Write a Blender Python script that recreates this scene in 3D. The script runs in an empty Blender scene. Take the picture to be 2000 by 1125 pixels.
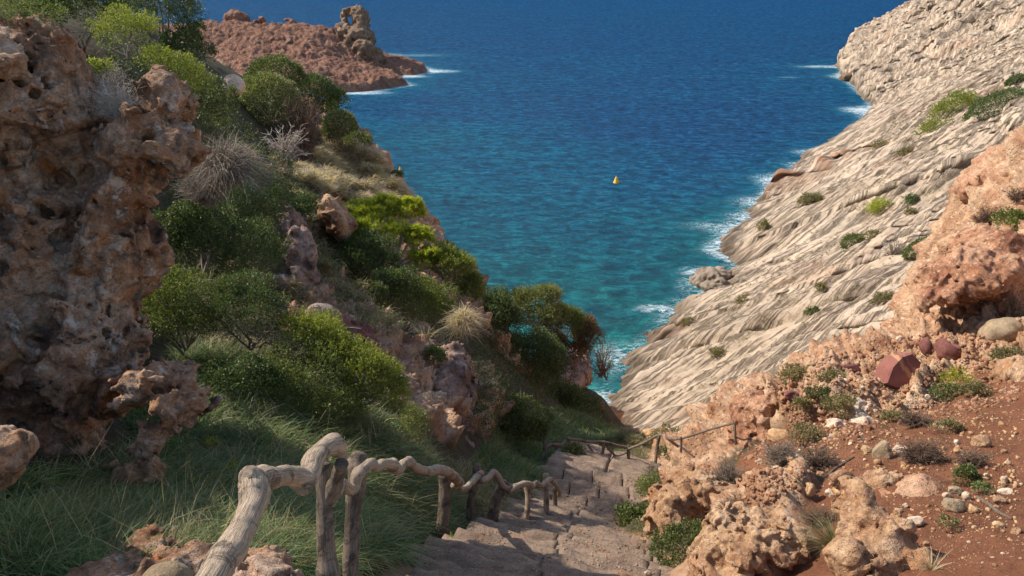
import bpy, math, random, time
import numpy as np
from mathutils import Vector
from mathutils.bvhtree import BVHTree
T0 = time.time()
random.seed(7)
RNG = np.random.default_rng(11)
R = math.radians
C = bpy.context.scene.collection
scene = bpy.context.scene

# ------------------------------------------------------------------ camera, sky, sun, exposure
CAM_H, PITCH, FPX = 27.0, 23.0, 1557.0
cam_d = bpy.data.cameras.new("camera")
cam_d.sensor_width = 36.0
cam_d.lens = 36.0 * FPX / 2000.0
cam_d.clip_start = 0.05
cam_d.clip_end = 20000.0
cam = bpy.data.objects.new("camera", cam_d)
C.objects.link(cam)
cam.location = (0, 0, CAM_H)
cam.rotation_euler = (R(90 - PITCH), 0, 0)
scene.camera = cam

SUN_EL = 41.0
SUN_AZ = -68.0      # degrees from +Y towards +X: the sun stands ahead and to the left
az, el = R(SUN_AZ), R(SUN_EL)
SUN = Vector((math.sin(az) * math.cos(el), math.cos(az) * math.cos(el), math.sin(el)))
sun_d = bpy.data.lights.new("sun", 'SUN')
sun_d.energy = 4.5
sun_d.angle = R(0.5)
sun_d.color = (1.0, 0.93, 0.82)
sun = bpy.data.objects.new("sun", sun_d)
C.objects.link(sun)
sun.location = (-60, 40, 80)
sun.rotation_euler = (-SUN).to_track_quat('-Z', 'Y').to_euler()

world = bpy.data.worlds.new("World")
scene.world = world
world.use_nodes = True
wn = world.node_tree
bg = wn.nodes["Background"]
sky = wn.nodes.new("ShaderNodeTexSky")
sky.sky_type = 'NISHITA'
sky.sun_disc = False
sky.sun_elevation = el
sky.sun_rotation = az
sky.altitude = 30
wn.links.new(sky.outputs[0], bg.inputs[0])
bg.inputs[1].default_value = 0.15
scene.view_settings.view_transform = 'Standard'
scene.view_settings.look = 'None'
scene.view_settings.gamma = 1.0
scene.view_settings.exposure = 0.55
scene.view_settings.use_curve_mapping = False
scene.cycles.max_bounces = 6
scene.cycles.diffuse_bounces = 3
scene.cycles.transparent_max_bounces = 4

# ------------------------------------------------------------------ geometry helpers
CP, SP = math.cos(R(PITCH)), math.sin(R(PITCH))
RIGHT = np.array([1.0, 0, 0]); UPV = np.array([0, SP, CP]); FWD = np.array([0, CP, -SP])
def ray(u, v):
    a = (u - 1000.0) / FPX; b = (562.5 - v) / FPX
    return np.array([a, CP + b * SP, -SP + b * CP])
def P(u, v, d):
    """world point seen at photo pixel (u, v) whose distance along the view axis is d"""
    return np.array([0, 0, CAM_H]) + d * ray(u, v)
def sea(u, v):
    r = ray(u, v); return P(u, v, CAM_H / -r[2])

_perm = RNG.permutation(256)
_g = RNG.normal(size=(256, 3)); _g /= np.linalg.norm(_g, axis=1)[:, None]; _g = _g.astype(np.float32)
_j = RNG.random((256, 3)).astype(np.float32)
def _h(ix, iy, iz):
    return _perm[(_perm[(_perm[ix & 255] + iy) & 255] + iz) & 255]
def noise(p, scale=1.0, seed=0):
    """gradient noise, about -1..1; p is N x 3"""
    out = np.empty(len(p), np.float32)
    for s in range(0, len(p), 400000):
        q = (p[s:s + 400000] * scale + seed * 17.37).astype(np.float32)
        i = np.floor(q).astype(np.int32); f = q - i
        w = f * f * f * (f * (f * 6 - 15) + 10)
        acc = 0
        for dx in (0, 1):
            wx = w[:, 0] if dx else 1 - w[:, 0]
            for dy in (0, 1):
                wy = w[:, 1] if dy else 1 - w[:, 1]
                for dz in (0, 1):
                    wz = w[:, 2] if dz else 1 - w[:, 2]
                    g = _g[_h(i[:, 0] + dx, i[:, 1] + dy, i[:, 2] + dz)]
                    acc = acc + wx * wy * wz * (g[:, 0] * (f[:, 0] - dx) + g[:, 1] * (f[:, 1] - dy) + g[:, 2] * (f[:, 2] - dz))
        out[s:s + 400000] = acc * 1.6
    return out
def fbm(p, scale, octv=4, seed=0, gain=0.5, ridge=False):
    r = 0; a = 1.0
    for o in range(octv):
        n = noise(p, scale * 2.03 ** o, seed + o)
        if ridge: n = 1 - 2 * np.abs(n)
        r = r + a * n; a *= gain
    return r
def worley(p, scale, seed=0):
    """F1, F2 in cell units and a random value of the nearest cell"""
    f1 = np.empty(len(p), np.float32); f2 = f1.copy(); rv = f1.copy()
    for s in range(0, len(p), 300000):
        q = (p[s:s + 300000] * scale + seed * 13.1).astype(np.float32)
        i = np.floor(q).astype(np.int32); f = q - i
        a = np.full(len(q), 9.0, np.float32); b = a.copy(); c = a.copy()
        for dx in (-1, 0, 1):
            for dy in (-1, 0, 1):
                for dz in (-1, 0, 1):
                    k = _h(i[:, 0] + dx, i[:, 1] + dy, i[:, 2] + dz)
                    jj = _j[k]
                    d = (jj[:, 0] + dx - f[:, 0]) ** 2 + (jj[:, 1] + dy - f[:, 1]) ** 2 + (jj[:, 2] + dz - f[:, 2]) ** 2
                    m = d < a
                    b = np.where(m, a, np.minimum(b, d)); c = np.where(m, k / 255.0, c); a = np.where(m, d, a)
        f1[s:s + 300000] = np.sqrt(a); f2[s:s + 300000] = np.sqrt(b); rv[s:s + 300000] = c
    return f1, f2, rv
def smooth(a, b, x):
    t = np.clip((x - a) / (b - a), 0, 1); return t * t * (3 - 2 * t)

def mesh_np(name, verts, faces, mat=None, smooth_shade=True, attrs=None, parent=None):
    """verts N x 3, faces M x k (k = 3 or 4): ONE mesh object"""
    me = bpy.data.meshes.new(name)
    verts = np.asarray(verts, np.float32); faces = np.asarray(faces, np.int32)
    n, m, k = len(verts), len(faces), faces.shape[1]
    me.vertices.add(n); me.vertices.foreach_set("co", verts.ravel())
    me.loops.add(m * k); me.loops.foreach_set("vertex_index", faces.ravel())
    me.polygons.add(m); me.polygons.foreach_set("loop_start", np.arange(0, m * k, k, dtype=np.int32))
    if smooth_shade: me.polygons.foreach_set("use_smooth", np.ones(m, bool))
    me.update(calc_edges=True)
    for an, av in (attrs or {}).items():
        at = me.attributes.new(an, 'FLOAT', 'POINT'); at.data.foreach_set("value", np.asarray(av, np.float32))
    if mat is not None: me.materials.append(mat)
    ob = bpy.data.objects.new(name, me)
    C.objects.link(ob)
    if parent is not None: ob.parent = parent
    return ob
def grid_faces(nr, nc):
    i = np.arange(nr - 1)[:, None] * nc + np.arange(nc - 1)[None, :]
    return np.stack([i, i + 1, i + nc + 1, i + nc], -1).reshape(-1, 4)
def tag(o, label=None, cat=None, group=None, kind=None):
    if label: o["label"] = label
    if cat: o["category"] = cat
    if group: o["group"] = group
    if kind: o["kind"] = kind
    return o
def empty(name, loc, label, cat, group=None, rz=0.0):
    o = bpy.data.objects.new(name, None); C.objects.link(o)
    o.empty_display_size = 0.1
    o.location = loc; o.rotation_euler = (0, 0, rz)
    return tag(o, label, cat, group)
def grid_normals(V, nr, nc):
    G = V.reshape(nr, nc, 3)
    du = np.gradient(G, axis=0); dv = np.gradient(G, axis=1)
    N = np.cross(dv, du).reshape(-1, 3)
    N /= np.linalg.norm(N, axis=1)[:, None] + 1e-9
    N[N[:, 2] < 0] *= -1
    return N

# ------------------------------------------------------------------ material helpers
class Mat:
    def __init__(s, name, rough=0.9, spec=0.3):
        s.m = bpy.data.materials.new(name); s.m.use_nodes = True
        s.t = s.m.node_tree; s.b = s.t.nodes["Principled BSDF"]
        s.b.inputs["Roughness"].default_value = rough
        s.b.inputs["Specular IOR Level"].default_value = spec
        s.co = None
    def n(s, typ, **kw):
        nd = s.t.nodes.new("ShaderNode" + typ)
        for k, v in kw.items(): setattr(nd, k, v)
        return nd
    def l(s, a, b): s.t.links.new(a, b)
    def coord(s, scale=(1, 1, 1), rot=(0, 0, 0), obj=False):
        if obj:
            c = s.n("TexCoord").outputs["Object"]
        else:
            c = s.n("NewGeometry").outputs["Position"]
        if tuple(scale) == (1, 1, 1) and tuple(rot) == (0, 0, 0): return c
        mp = s.n("Mapping"); mp.inputs["Scale"].default_value = scale; mp.inputs["Rotation"].default_value = rot
        s.l(c, mp.inputs[0]); return mp.outputs[0]
    def noise(s, co, scale, detail=5, rough=0.6, dist=0.0):
        nd = s.n("TexNoise"); nd.inputs["Scale"].default_value = scale; nd.inputs["Detail"].default_value = detail
        nd.inputs["Roughness"].default_value = rough; nd.inputs["Distortion"].default_value = dist
        s.l(co, nd.inputs["Vector"]); return nd.outputs[0]
    def voro(s, co, scale, feature='F1', out="Distance"):
        nd = s.n("TexVoronoi"); nd.feature = feature; nd.inputs["Scale"].default_value = scale
        s.l(co, nd.inputs["Vector"]); return nd.outputs[out]
    def ramp(s, fac, stops, interp='LINEAR'):
        nd = s.n("ValToRGB"); cr = nd.color_ramp; cr.interpolation = interp
        while len(cr.elements) < len(stops): cr.elements.new(0.5)
        for e, (p, c) in zip(cr.elements, stops):
            e.position = p; e.color = (c[0], c[1], c[2], 1) if not isinstance(c, (int, float)) else (c, c, c, 1)
        s.l(fac, nd.inputs[0]); return nd.outputs[0]
    def mix(s, fac, a, b, blend='MIX'):
        nd = s.n("Mix"); nd.data_type = 'RGBA'; nd.blend_type = blend
        for ii, v in ((0, fac), (6, a), (7, b)):
            inp = nd.inputs[ii]
            if isinstance(v, (int, float)): inp.default_value = v if ii == 0 else (v, v, v, 1)
            elif isinstance(v, tuple): inp.default_value = (v[0], v[1], v[2], 1)
            else: s.l(v, inp)
        return nd.outputs[2]
    def math(s, op, a, b=None, clamp=False):
        nd = s.n("Math"); nd.operation = op; nd.use_clamp = clamp
        for i, v in ((0, a), (1, b)):
            if v is None: continue
            if isinstance(v, (int, float)): nd.inputs[i].default_value = v
            else: s.l(v, nd.inputs[i])
        return nd.outputs[0]
    def attr(s, name):
        nd = s.n("Attribute"); nd.attribute_name = name; return nd.outputs["Fac"]
    def bump(s, h, dist, strength=1.0, prev=None):
        nd = s.n("Bump"); nd.inputs["Strength"].default_value = strength; nd.inputs["Distance"].default_value = dist
        s.l(h, nd.inputs["Height"])
        if prev is not None: s.l(prev, nd.inputs["Normal"])
        return nd.outputs[0]
    def out(s, col=None, nrm=None, rough=None):
        if col is not None:
            if isinstance(col, tuple): s.b.inputs["Base Color"].default_value = (*col, 1)
            else: s.l(col, s.b.inputs["Base Color"])
        if nrm is not None: s.l(nrm, s.b.inputs["Normal"])
        if rough is not None: s.l(rough, s.b.inputs["Roughness"])
        return s.m

def rock_mat(name, c_dark, c_mid, c_light, c_peb, lichen=None, orange=0.0, sc=1.0, peb=0.5, bump_d=0.012, pebsc=14, pebcut=0.62, clast=0.45):
    """weathered conglomerate: matrix tones, embedded pebbles, pits, lichen patches"""
    m = Mat(name, 0.92, 0.2)
    co = m.coord()
    big = m.noise(co, 1.3 * sc, 5, 0.62, 0.6)
    base = m.ramp(big, [(0.32, c_dark), (0.5, c_mid), (0.68, c_light)])
    fine = m.noise(co, 9 * sc, 7, 0.68)
    base = m.mix(0.6, base, m.ramp(fine, [(0.3, (0.42, 0.40, 0.38)), (0.55, (1, 1, 1)), (0.75, (1.35, 1.28, 1.2))]), 'MULTIPLY')
    vc = m.voro(co, pebsc * sc, out="Color")
    sel = m.n("SeparateColor"); m.l(vc, sel.inputs[0])
    vd = m.voro(co, pebsc * sc)
    pebm = m.math('MULTIPLY', m.ramp(sel.outputs[0], [(pebcut, 0.0), (pebcut + 0.03, 1.0)]), m.ramp(vd, [(0.38, 1.0), (0.46, 0.0)]))
    v3 = m.voro(co, 34 * sc, out="Color"); s3 = m.n("SeparateColor"); m.l(v3, s3.inputs[0])
    base = m.mix(peb * .9, base, m.ramp(s3.outputs[1], [(0.0, (0.62, 0.55, 0.5)), (0.4, (1, 1, 1)), (0.7, (1.05, 1.0, .95)), (1.0, (1.5, 1.45, 1.4))]), 'MULTIPLY')
    pebc = m.mix(sel.outputs[1], c_peb, c_light)
    base = m.mix(m.math('MULTIPLY', pebm, peb), base, pebc)
    if lichen is not None:
        ln = m.noise(co, 3.2 * sc, 7, 0.75, 0.3)
        base = m.mix(m.math('MULTIPLY', m.ramp(ln, [(0.56, 0.0), (0.62, 1.0)]), 0.75), base, lichen)
        dn = m.noise(m.coord((1, 1, 1), (0.5, 0.3, 0.9)), 2.1 * sc, 6, 0.7, 0.4)
        base = m.mix(m.math('MULTIPLY', m.ramp(dn, [(0.50, 0.0), (0.62, 1.0)]), 0.75), base, (0.045, 0.038, 0.032))
    if orange > 0:
        on = m.noise(m.coord((1, 1, 1), (0.8, 0.1, 0.4)), 1.7 * sc, 5, 0.62, 0.5)
        base = m.mix(m.math('MULTIPLY', m.ramp(on, [(0.60, 0.0), (0.66, 1.0)]), orange), base, (0.36, 0.12, 0.025))
    pit = m.voro(co, 30 * sc)
    h = m.math('ADD', m.math('MULTIPLY', fine, 1.6), m.math('MULTIPLY', m.ramp(pit, [(0.0, 0.0), (0.35, 1.0)]), 0.5))
    h = m.math('ADD', h, m.math('MULTIPLY', pebm, 0.35))
    v2 = m.voro(co, 34 * sc, out="Color"); s2 = m.n("SeparateColor"); m.l(v2, s2.inputs[0])
    h = m.math('ADD', h, m.math('MULTIPLY', s2.outputs[0], clast))
    nb = m.bump(h, bump_d / sc, 1.0)
    nb = m.bump(m.noise(co, 60 * sc, 4, 0.7), bump_d * 0.35 / sc, 1.0, nb)
    return m.out(base, nb)

def leaf_mat(name, c1, c2, c3, trans=0.35, sc=2.0, rough=0.55):
    """foliage: colour drifts over the plant and from leaf to leaf; thin leaves let light through"""
    m = Mat(name, rough, 0.35)
    co = m.coord()
    rnd = m.attr("rnd")
    a = m.ramp(m.noise(co, sc, 3), [(0.35, c1), (0.65, c2)])
    a = m.mix(m.ramp(rnd, [(0.45, 0.0), (0.95, 1.0)]), a, c3)
    a = m.mix(m.ramp(m.noise(co, sc * 4, 3), [(0.60, 0.0), (0.70, 0.5)]), a, tuple(min(.6, c * 1.6 + .03) for c in c2))
    a = m.mix(m.ramp(rnd, [(0.0, 0.7), (0.05, 0.7), (0.06, 0.0)], 'CONSTANT'), a, (0.20, 0.13, 0.06))
    out = m.t.nodes["Material Output"]
    tr = m.n("BsdfTranslucent"); m.l(m.mix(1.0, a, (1.25, 1.35, 0.6), 'MULTIPLY'), tr.inputs[0])
    mx = m.n("MixShader"); mx.inputs[0].default_value = trans
    m.l(a, m.b.inputs["Base Color"]); m.l(m.b.outputs[0], mx.inputs[1]); m.l(tr.outputs[0], mx.inputs[2])
    m.l(mx.outputs[0], out.inputs[0])
    return m.m

# ------------------------------------------------------------------ materials
M = {}
M['slab'] = None
def slab_material():
    m = Mat("pale_limestone", 0.9, 0.2)
    # bedding direction: about 45 degrees between shore and slope
    lam = m.coord((1, 1, 1)); 
    q = m.attr("bedq"); w = m.attr("bedw")
    cx = m.n("CombineXYZ"); m.l(q, cx.inputs[0]); m.l(m.math('MULTIPLY', w, 0.055), cx.inputs[1])
    sv = cx.outputs[0]
    st = m.noise(sv, 2.0, 8, 0.72, 0.15)
    big = m.noise(lam, 0.12, 4, 0.6)
    iso = m.noise(lam, 0.55, 8, 0.72, 0.3)
    st = m.mix(m.math('MULTIPLY', m.attr('bednear'), 0.65), iso, st)
    med = m.noise(lam, 0.9, 6, 0.65)
    base = m.ramp(big, [(0.35, (0.40, 0.305, 0.215)), (0.6, (0.51, 0.395, 0.29))])
    base = m.mix(m.math('MULTIPLY', m.ramp(m.noise(lam, 0.2, 5, 0.6, 0.5), [(0.52, 0.0), (0.66, 1.0)]), 0.5), base, (0.33, 0.27, 0.21))
    base = m.mix(0.62, base, m.ramp(st, [(0.30, (0.46, 0.42, 0.38)), (0.43, (1, 1, 1)), (0.72, (1.2, 1.16, 1.1))]), 'MULTIPLY')
    base = m.mix(0.5, base, m.ramp(med, [(0.3, (0.6, 0.56, 0.52)), (0.55, (1, 1, 1)), (0.8, (1.15, 1.1, 1.05))]), 'MULTIPLY')
    cx2 = m.n("CombineXYZ"); m.l(q, cx2.inputs[0]); m.l(m.math('MULTIPLY', w, 0.06), cx2.inputs[1])
    crk = m.noise(cx2.outputs[0], 0.75, 9, 0.78, 0.9)
    crm = m.ramp(m.math('ABSOLUTE', m.math('SUBTRACT', crk, 0.5)), [(0.0, 1.0), (0.016, 0.6), (0.03, 0.0)])
    base = m.mix(m.math('MULTIPLY', crm, 0.75), base, (0.13, 0.095, 0.07))  # crack lines: weathering stain plus crack shade put into the colour
    # olive scurf of low herbs
    base = m.mix(m.math('MULTIPLY', m.ramp(m.noise(sv, 1.1, 7, 0.75), [(0.60, 0.0), (0.68, 1.0)]), 0.4), base, (0.16, 0.15, 0.07))
    base = m.mix(m.attr("ochre"), base, (0.36, 0.17, 0.085))
    base = m.mix(m.attr("wet"), base, (0.10, 0.07, 0.045))
    h = m.math('SUBTRACT', m.math('ADD', m.math('MULTIPLY', st, 0.9), m.math('MULTIPLY', med, 0.5)), m.math('MULTIPLY', crm, 0.5))
    nb = m.bump(h, 0.11, 1.0)
    nb = m.bump(m.noise(lam, 5.0, 6, 0.75), 0.09, 1.0, nb)
    return m.out(base, nb)
M['slab'] = slab_material()
M['pen'] = rock_mat("red_headland_rock", (0.24, 0.11, 0.07), (0.36, 0.18, 0.115), (0.47, 0.28, 0.19), (0.48, 0.29, 0.2), sc=0.45, peb=0.6, bump_d=0.09, pebsc=7)
M['arch'] = rock_mat("arch_rock", (0.20, 0.12, 0.075), (0.33, 0.21, 0.13), (0.48, 0.33, 0.22), (0.5, 0.34, 0.24), sc=0.45, peb=0.6, bump_d=0.09, pebsc=7)
M['big'] = rock_mat("karst_rock", (0.21, 0.095, 0.045), (0.38, 0.215, 0.125), (0.50, 0.36, 0.26), (0.36, 0.15, 0.08), lichen=(0.55, 0.46, 0.38), orange=0.75, sc=1.4, peb=0.55, bump_d=0.03)
M['cong'] = rock_mat("tan_conglomerate", (0.26, 0.125, 0.065), (0.43, 0.26, 0.145), (0.57, 0.40, 0.255), (0.34, 0.17, 0.12), lichen=None, orange=0.35, sc=1.3, peb=0.6, bump_d=0.028)
M['pink'] = rock_mat("pink_conglomerate", (0.27, 0.12, 0.068), (0.43, 0.225, 0.13), (0.54, 0.34, 0.215), (0.58, 0.42, 0.30), lichen=None, orange=0.2, sc=1.1, peb=0.6, bump_d=0.028)
M['grey'] = rock_mat("grey_outcrop", (0.15, 0.09, 0.065), (0.30, 0.20, 0.155), (0.42, 0.32, 0.26), (0.34, 0.17, 0.12), lichen=(0.42, 0.39, 0.36), orange=0.2, sc=1.0, peb=0.4, bump_d=0.028)
M['stone'] = rock_mat("cream_stone", (0.40, 0.27, 0.18), (0.56, 0.42, 0.30), (0.68, 0.55, 0.42), (0.5, 0.34, 0.24), sc=2.5, peb=0.2, bump_d=0.012)
M['ochre'] = rock_mat("ochre_stone", (0.30, 0.15, 0.07), (0.44, 0.26, 0.13), (0.56, 0.37, 0.20), (0.5, 0.34, 0.24), sc=2.0, peb=0.3, bump_d=0.014)
M['olive'] = rock_mat("olive_sandstone", (0.20, 0.145, 0.085), (0.29, 0.21, 0.13), (0.36, 0.27, 0.17), (0.36, 0.27, 0.17), sc=1.5, peb=0.1, bump_d=0.012)
M['maroon'] = rock_mat("maroon_sandstone", (0.13, 0.05, 0.042), (0.18, 0.07, 0.057), (0.24, 0.10, 0.08), (0.24, 0.10, 0.08), sc=2.2, peb=0.1, bump_d=0.006)
def maroon_streak():
    m = Mat("streaked_maroon_sandstone", 0.85, 0.25)
    co = m.coord()
    b = m.ramp(m.noise(co, 5, 5), [(0.3, (0.17, 0.062, 0.048)), (0.7, (0.25, 0.095, 0.07))])
    sx = m.n("SeparateXYZ"); m.l(m.coord(obj=True), sx.inputs[0])
    t = m.math('ADD', m.math('ADD', m.math('MULTIPLY', sx.outputs[0], 0.85), m.math('MULTIPLY', sx.outputs[2], 0.55)), m.math('MULTIPLY', m.noise(co, 9, 4), 0.10))
    b = m.mix(m.ramp(t, [(0.0, 0.0), (0.035, 0.0), (0.05, 0.85), (0.085, 0.85), (0.10, 0.0), (0.15, 0.0), (0.16, 0.6), (0.175, 0.0)]), b, (0.42, 0.22, 0.11))
    return m.out(b, m.bump(m.noise(co, 20, 5), 0.012))
M['streak'] = maroon_streak()

def ground_material():
    m = Mat("hillside_ground", 0.95, 0.15)
    co = m.coord()
    n1 = m.noise(co, 1.1, 6, 0.65); n2 = m.noise(co, 7, 7, 0.7); n3 = m.noise(co, 40, 5, 0.7)
    soil = m.ramp(n2, [(0.3, (0.035, 0.028, 0.016)), (0.6, (0.085, 0.065, 0.035))])
    dirt = m.ramp(n1, [(0.35, (0.15, 0.060, 0.030)), (0.65, (0.225, 0.092, 0.047))])
    dirt = m.mix(0.6, dirt, m.ramp(n3, [(0.3, (0.55, 0.5, 0.48)), (0.6, (1, 1, 1)), (0.85, (1.3, 1.25, 1.2))]), 'MULTIPLY')
    dirt = m.mix(m.math('MULTIPLY', m.ramp(m.noise(co, 3.5, 7, 0.75), [(0.54, 0.0), (0.64, 1.0)]), 0.5), dirt, (0.12, 0.05, 0.028))
    rock = m.ramp(m.noise(co, 1.6, 6, 0.65, 0.8), [(0.3, (0.25, 0.11, 0.06)), (0.42, (0.38, 0.205, 0.115)), (0.55, (0.48, 0.30, 0.18)), (0.7, (0.57, 0.41, 0.27))])
    rock = m.mix(0.65, rock, m.ramp(n2, [(0.3, (0.45, 0.40, 0.37)), (0.55, (1, 1, 1)), (0.8, (1.3, 1.25, 1.2))]), 'MULTIPLY')
    vcn = m.n("TexVoronoi"); vcn.inputs["Scale"].default_value = 13; m.l(co, vcn.inputs["Vector"])
    sel = m.n("SeparateColor"); m.l(vcn.outputs["Color"], sel.inputs[0])
    pm = m.math('MULTIPLY', m.ramp(sel.outputs[0], [(0.6, 0.0), (0.63, 1.0)]), m.ramp(vcn.outputs["Distance"], [(0.36, 1.0), (0.46, 0.0)]))
    rock = m.mix(m.math('MULTIPLY', pm, 0.65), rock, m.mix(sel.outputs[1], (0.30, 0.12, 0.085), (0.64, 0.50, 0.38)))
    grav = m.math('MULTIPLY', m.ramp(sel.outputs[2], [(0.80, 0.0), (0.82, 1.0)]), m.ramp(vcn.outputs["Distance"], [(0.16, 1.0), (0.22, 0.0)]))
    dirt = m.mix(m.math('MULTIPLY', grav, 0.8), dirt, (0.52, 0.34, 0.22))
    col = m.mix(m.attr("t_dirt"), soil, dirt)
    col = m.mix(m.attr("t_rock"), col, rock)
    sand = m.ramp(n2, [(0.3, (0.26, 0.14, 0.08)), (0.65, (0.44, 0.27, 0.165))])
    col = m.mix(m.attr("t_path"), col, sand)
    pit = m.ramp(m.voro(co, 17), [(0.05, 0.0), (0.4, 1.0)])
    h = m.math('ADD', m.math('MULTIPLY', n2, 1.5), m.math('MULTIPLY', m.math('MULTIPLY', pit, m.attr("t_rock")), 0.8))
    h = m.math('ADD', h, m.math('MULTIPLY', grav, 0.5))
    nb = m.bump(h, 0.025); nb = m.bump(n3, 0.012, 1.0, nb)
    return m.out(col, nb)
M['ground'] = ground_material()

def water_material():
    m = Mat("sea_water", 0.3, 0.35)
    m.b.inputs["IOR"].default_value = 1.075
    co = m.coord()
    deep = m.attr("shallow"); foam = m.attr("foam")
    n = m.noise(m.coord((0.03, 0.07, 1)), 1.0, 6, 0.65, 0.6)
    f = m.math('ADD', deep, m.math('MULTIPLY', m.math('SUBTRACT', n, 0.5), 0.6), True)
    col = m.ramp(f, [(0.0, (0.003, 0.042, 0.118)), (0.3, (0.0022, 0.058, 0.130)), (0.6, (0.002, 0.066, 0.116)), (0.85, (0.002, 0.076, 0.104)), (1.0, (0.004, 0.098, 0.106))])
    wob = m.noise(m.coord((0.10, 0.22, 1)), 1.0, 4, 0.6, 0.5)
    chop = m.noise(m.coord((0.55, 0.85, 1), (0, 0, 0.15)), 0.95, 9, 0.74, 0.6)
    fine = m.noise(m.coord((1.5, 2.6, 1), (0, 0, -0.12)), 1.0, 6, 0.72, 0.5)
    col = m.mix(0.8, col, m.ramp(wob, [(0.3, (0.72, 0.74, 0.80)), (0.5, (1, 1, 1)), (0.72, (1.25, 1.22, 1.15))]), 'MULTIPLY')
    col = m.mix(0.9, col, m.ramp(chop, [(0.36, (0.25, 0.34, 0.42)), (0.5, (0.9, 0.9, 0.9)), (0.62, (3.0, 2.0, 1.65))]), 'MULTIPLY')  # ripple light and dark put into the water colour, coarse and fine
    col = m.mix(0.6, col, m.ramp(fine, [(0.33, (0.4, 0.48, 0.55)), (0.5, (1, 1, 1)), (0.66, (2.2, 1.7, 1.45))]), 'MULTIPLY')
    # foam lace: torn web close to rocks, streaks farther out
    web = m.noise(m.coord((0.8, 1.6, 1)), 0.9, 9, 0.74, 1.3)
    ridge = m.math('SUBTRACT', 1.0, m.math('MULTIPLY', m.math('ABSOLUTE', m.math('SUBTRACT', web, 0.5)), 11.0))
    fv = m.math('ADD', m.math('MULTIPLY', foam, 0.75), m.math('MULTIPLY', m.math('SUBTRACT', ridge, 1.0), 0.7))
    fv2 = m.math('ADD', m.math('MULTIPLY', foam, 0.95), m.math('MULTIPLY', m.math('SUBTRACT', web, 0.86), 2.6))
    fm = m.ramp(m.math('MAXIMUM', fv, fv2), [(0.16, 0.0), (0.42, 1.0)])
    caps = m.noise(m.coord((0.16, 0.55, 1)), 1.1, 8, 0.75, 0.8)
    fm = m.math('MAXIMUM', fm, m.math('MULTIPLY', m.ramp(caps, [(0.715, 0.0), (0.78, .8)]), m.attr("open")))
    brk = m.noise(m.coord((0.25, 0.7, 1)), 1.0, 6, 0.75, 1.5)
    fm = m.math('MULTIPLY', fm, m.ramp(brk, [(0.40, 0.15), (0.56, 1.0)]))
    halo = m.math('MULTIPLY', foam, 0.45)
    col = m.mix(halo, col, (0.02, 0.22, 0.26))
    col = m.mix(fm, col, (0.70, 0.76, 0.78))
    w1 = m.noise(m.coord((0.30, 0.85, 1), (0, 0, 0.12)), 1.0, 7, 0.66, 0.3)
    nb = m.bump(w1, 0.8, 1.0); nb = m.bump(fine, 0.2, 1.0, nb)
    rough = m.math('ADD', 0.28, m.math('MULTIPLY', fm, 0.6))
    m.b.inputs["Specular IOR Level"].default_value = 0.0
    m.out(col, nb, rough)
    gl = m.n("BsdfGlossy"); gl.inputs["Roughness"].default_value = 0.22; gl.inputs["Color"].default_value = (0.75, 0.9, 1, 1); m.l(nb, gl.inputs["Normal"])
    mx = m.n("MixShader"); mx.inputs[0].default_value = 0.035
    m.l(m.b.outputs[0], mx.inputs[1]); m.l(gl.outputs[0], mx.inputs[2]); m.l(mx.outputs[0], m.t.nodes["Material Output"].inputs[0])
    return m.m
M['water'] = water_material()

# ------------------------------------------------------------------ shorelines (world, z = 0)
SH_PX = [(1190, 815), (1212, 722), (1240, 690), (1290, 630), (1330, 600), (1385, 575), (1440, 518), (1398, 492), (1415, 462), (1450, 430), (1490, 385),
         (1530, 340), (1560, 318), (1600, 285), (1640, 262), (1690, 232), (1705, 212), (1688, 190), (1665, 165), (1648, 145), (1636, 128)]
SH = np.array([sea(*p)[:2] for p in SH_PX])
S0 = np.array([6.0, 43.0]); SD = np.array([0.423, 0.906]); SN = np.array([0.906, -0.423])
SHs = (SH - S0) @ SD; SHt = (SH - S0) @ SN
order = np.argsort(SHs); SHs, SHt = SHs[order], SHt[order]
PEN_SH = np.array([[-90, 120], [-60, 135], [-48, 150]] + [list(sea(*p)[:2]) for p in [(560, 200), (620, 190), (668, 181), (720, 178), (770, 170), (798, 166), (775, 158), (738, 151), (770, 147), (805, 147), (834, 141), (832, 134), (800, 124), (770, 116)]] + [[-36, 232], [-60, 236], [-120, 240]])
LEFT_SH = np.array([[5.2, 43], [3.5, 38], [2, 36], [0, 40], [-4, 48], [-10, 62], [-22, 85], [-45, 115], [-90, 120]], float)
def dist_poly(pts, poly):
    d = np.full(len(pts), 1e9)
    for a, b in zip(poly[:-1], poly[1:]):
        ab = b - a; t = np.clip(((pts - a) @ ab) / (ab @ ab + 1e-9), 0, 1)
        d = np.minimum(d, np.linalg.norm(pts - a - t[:, None] * ab, axis=1))
    return d

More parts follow.
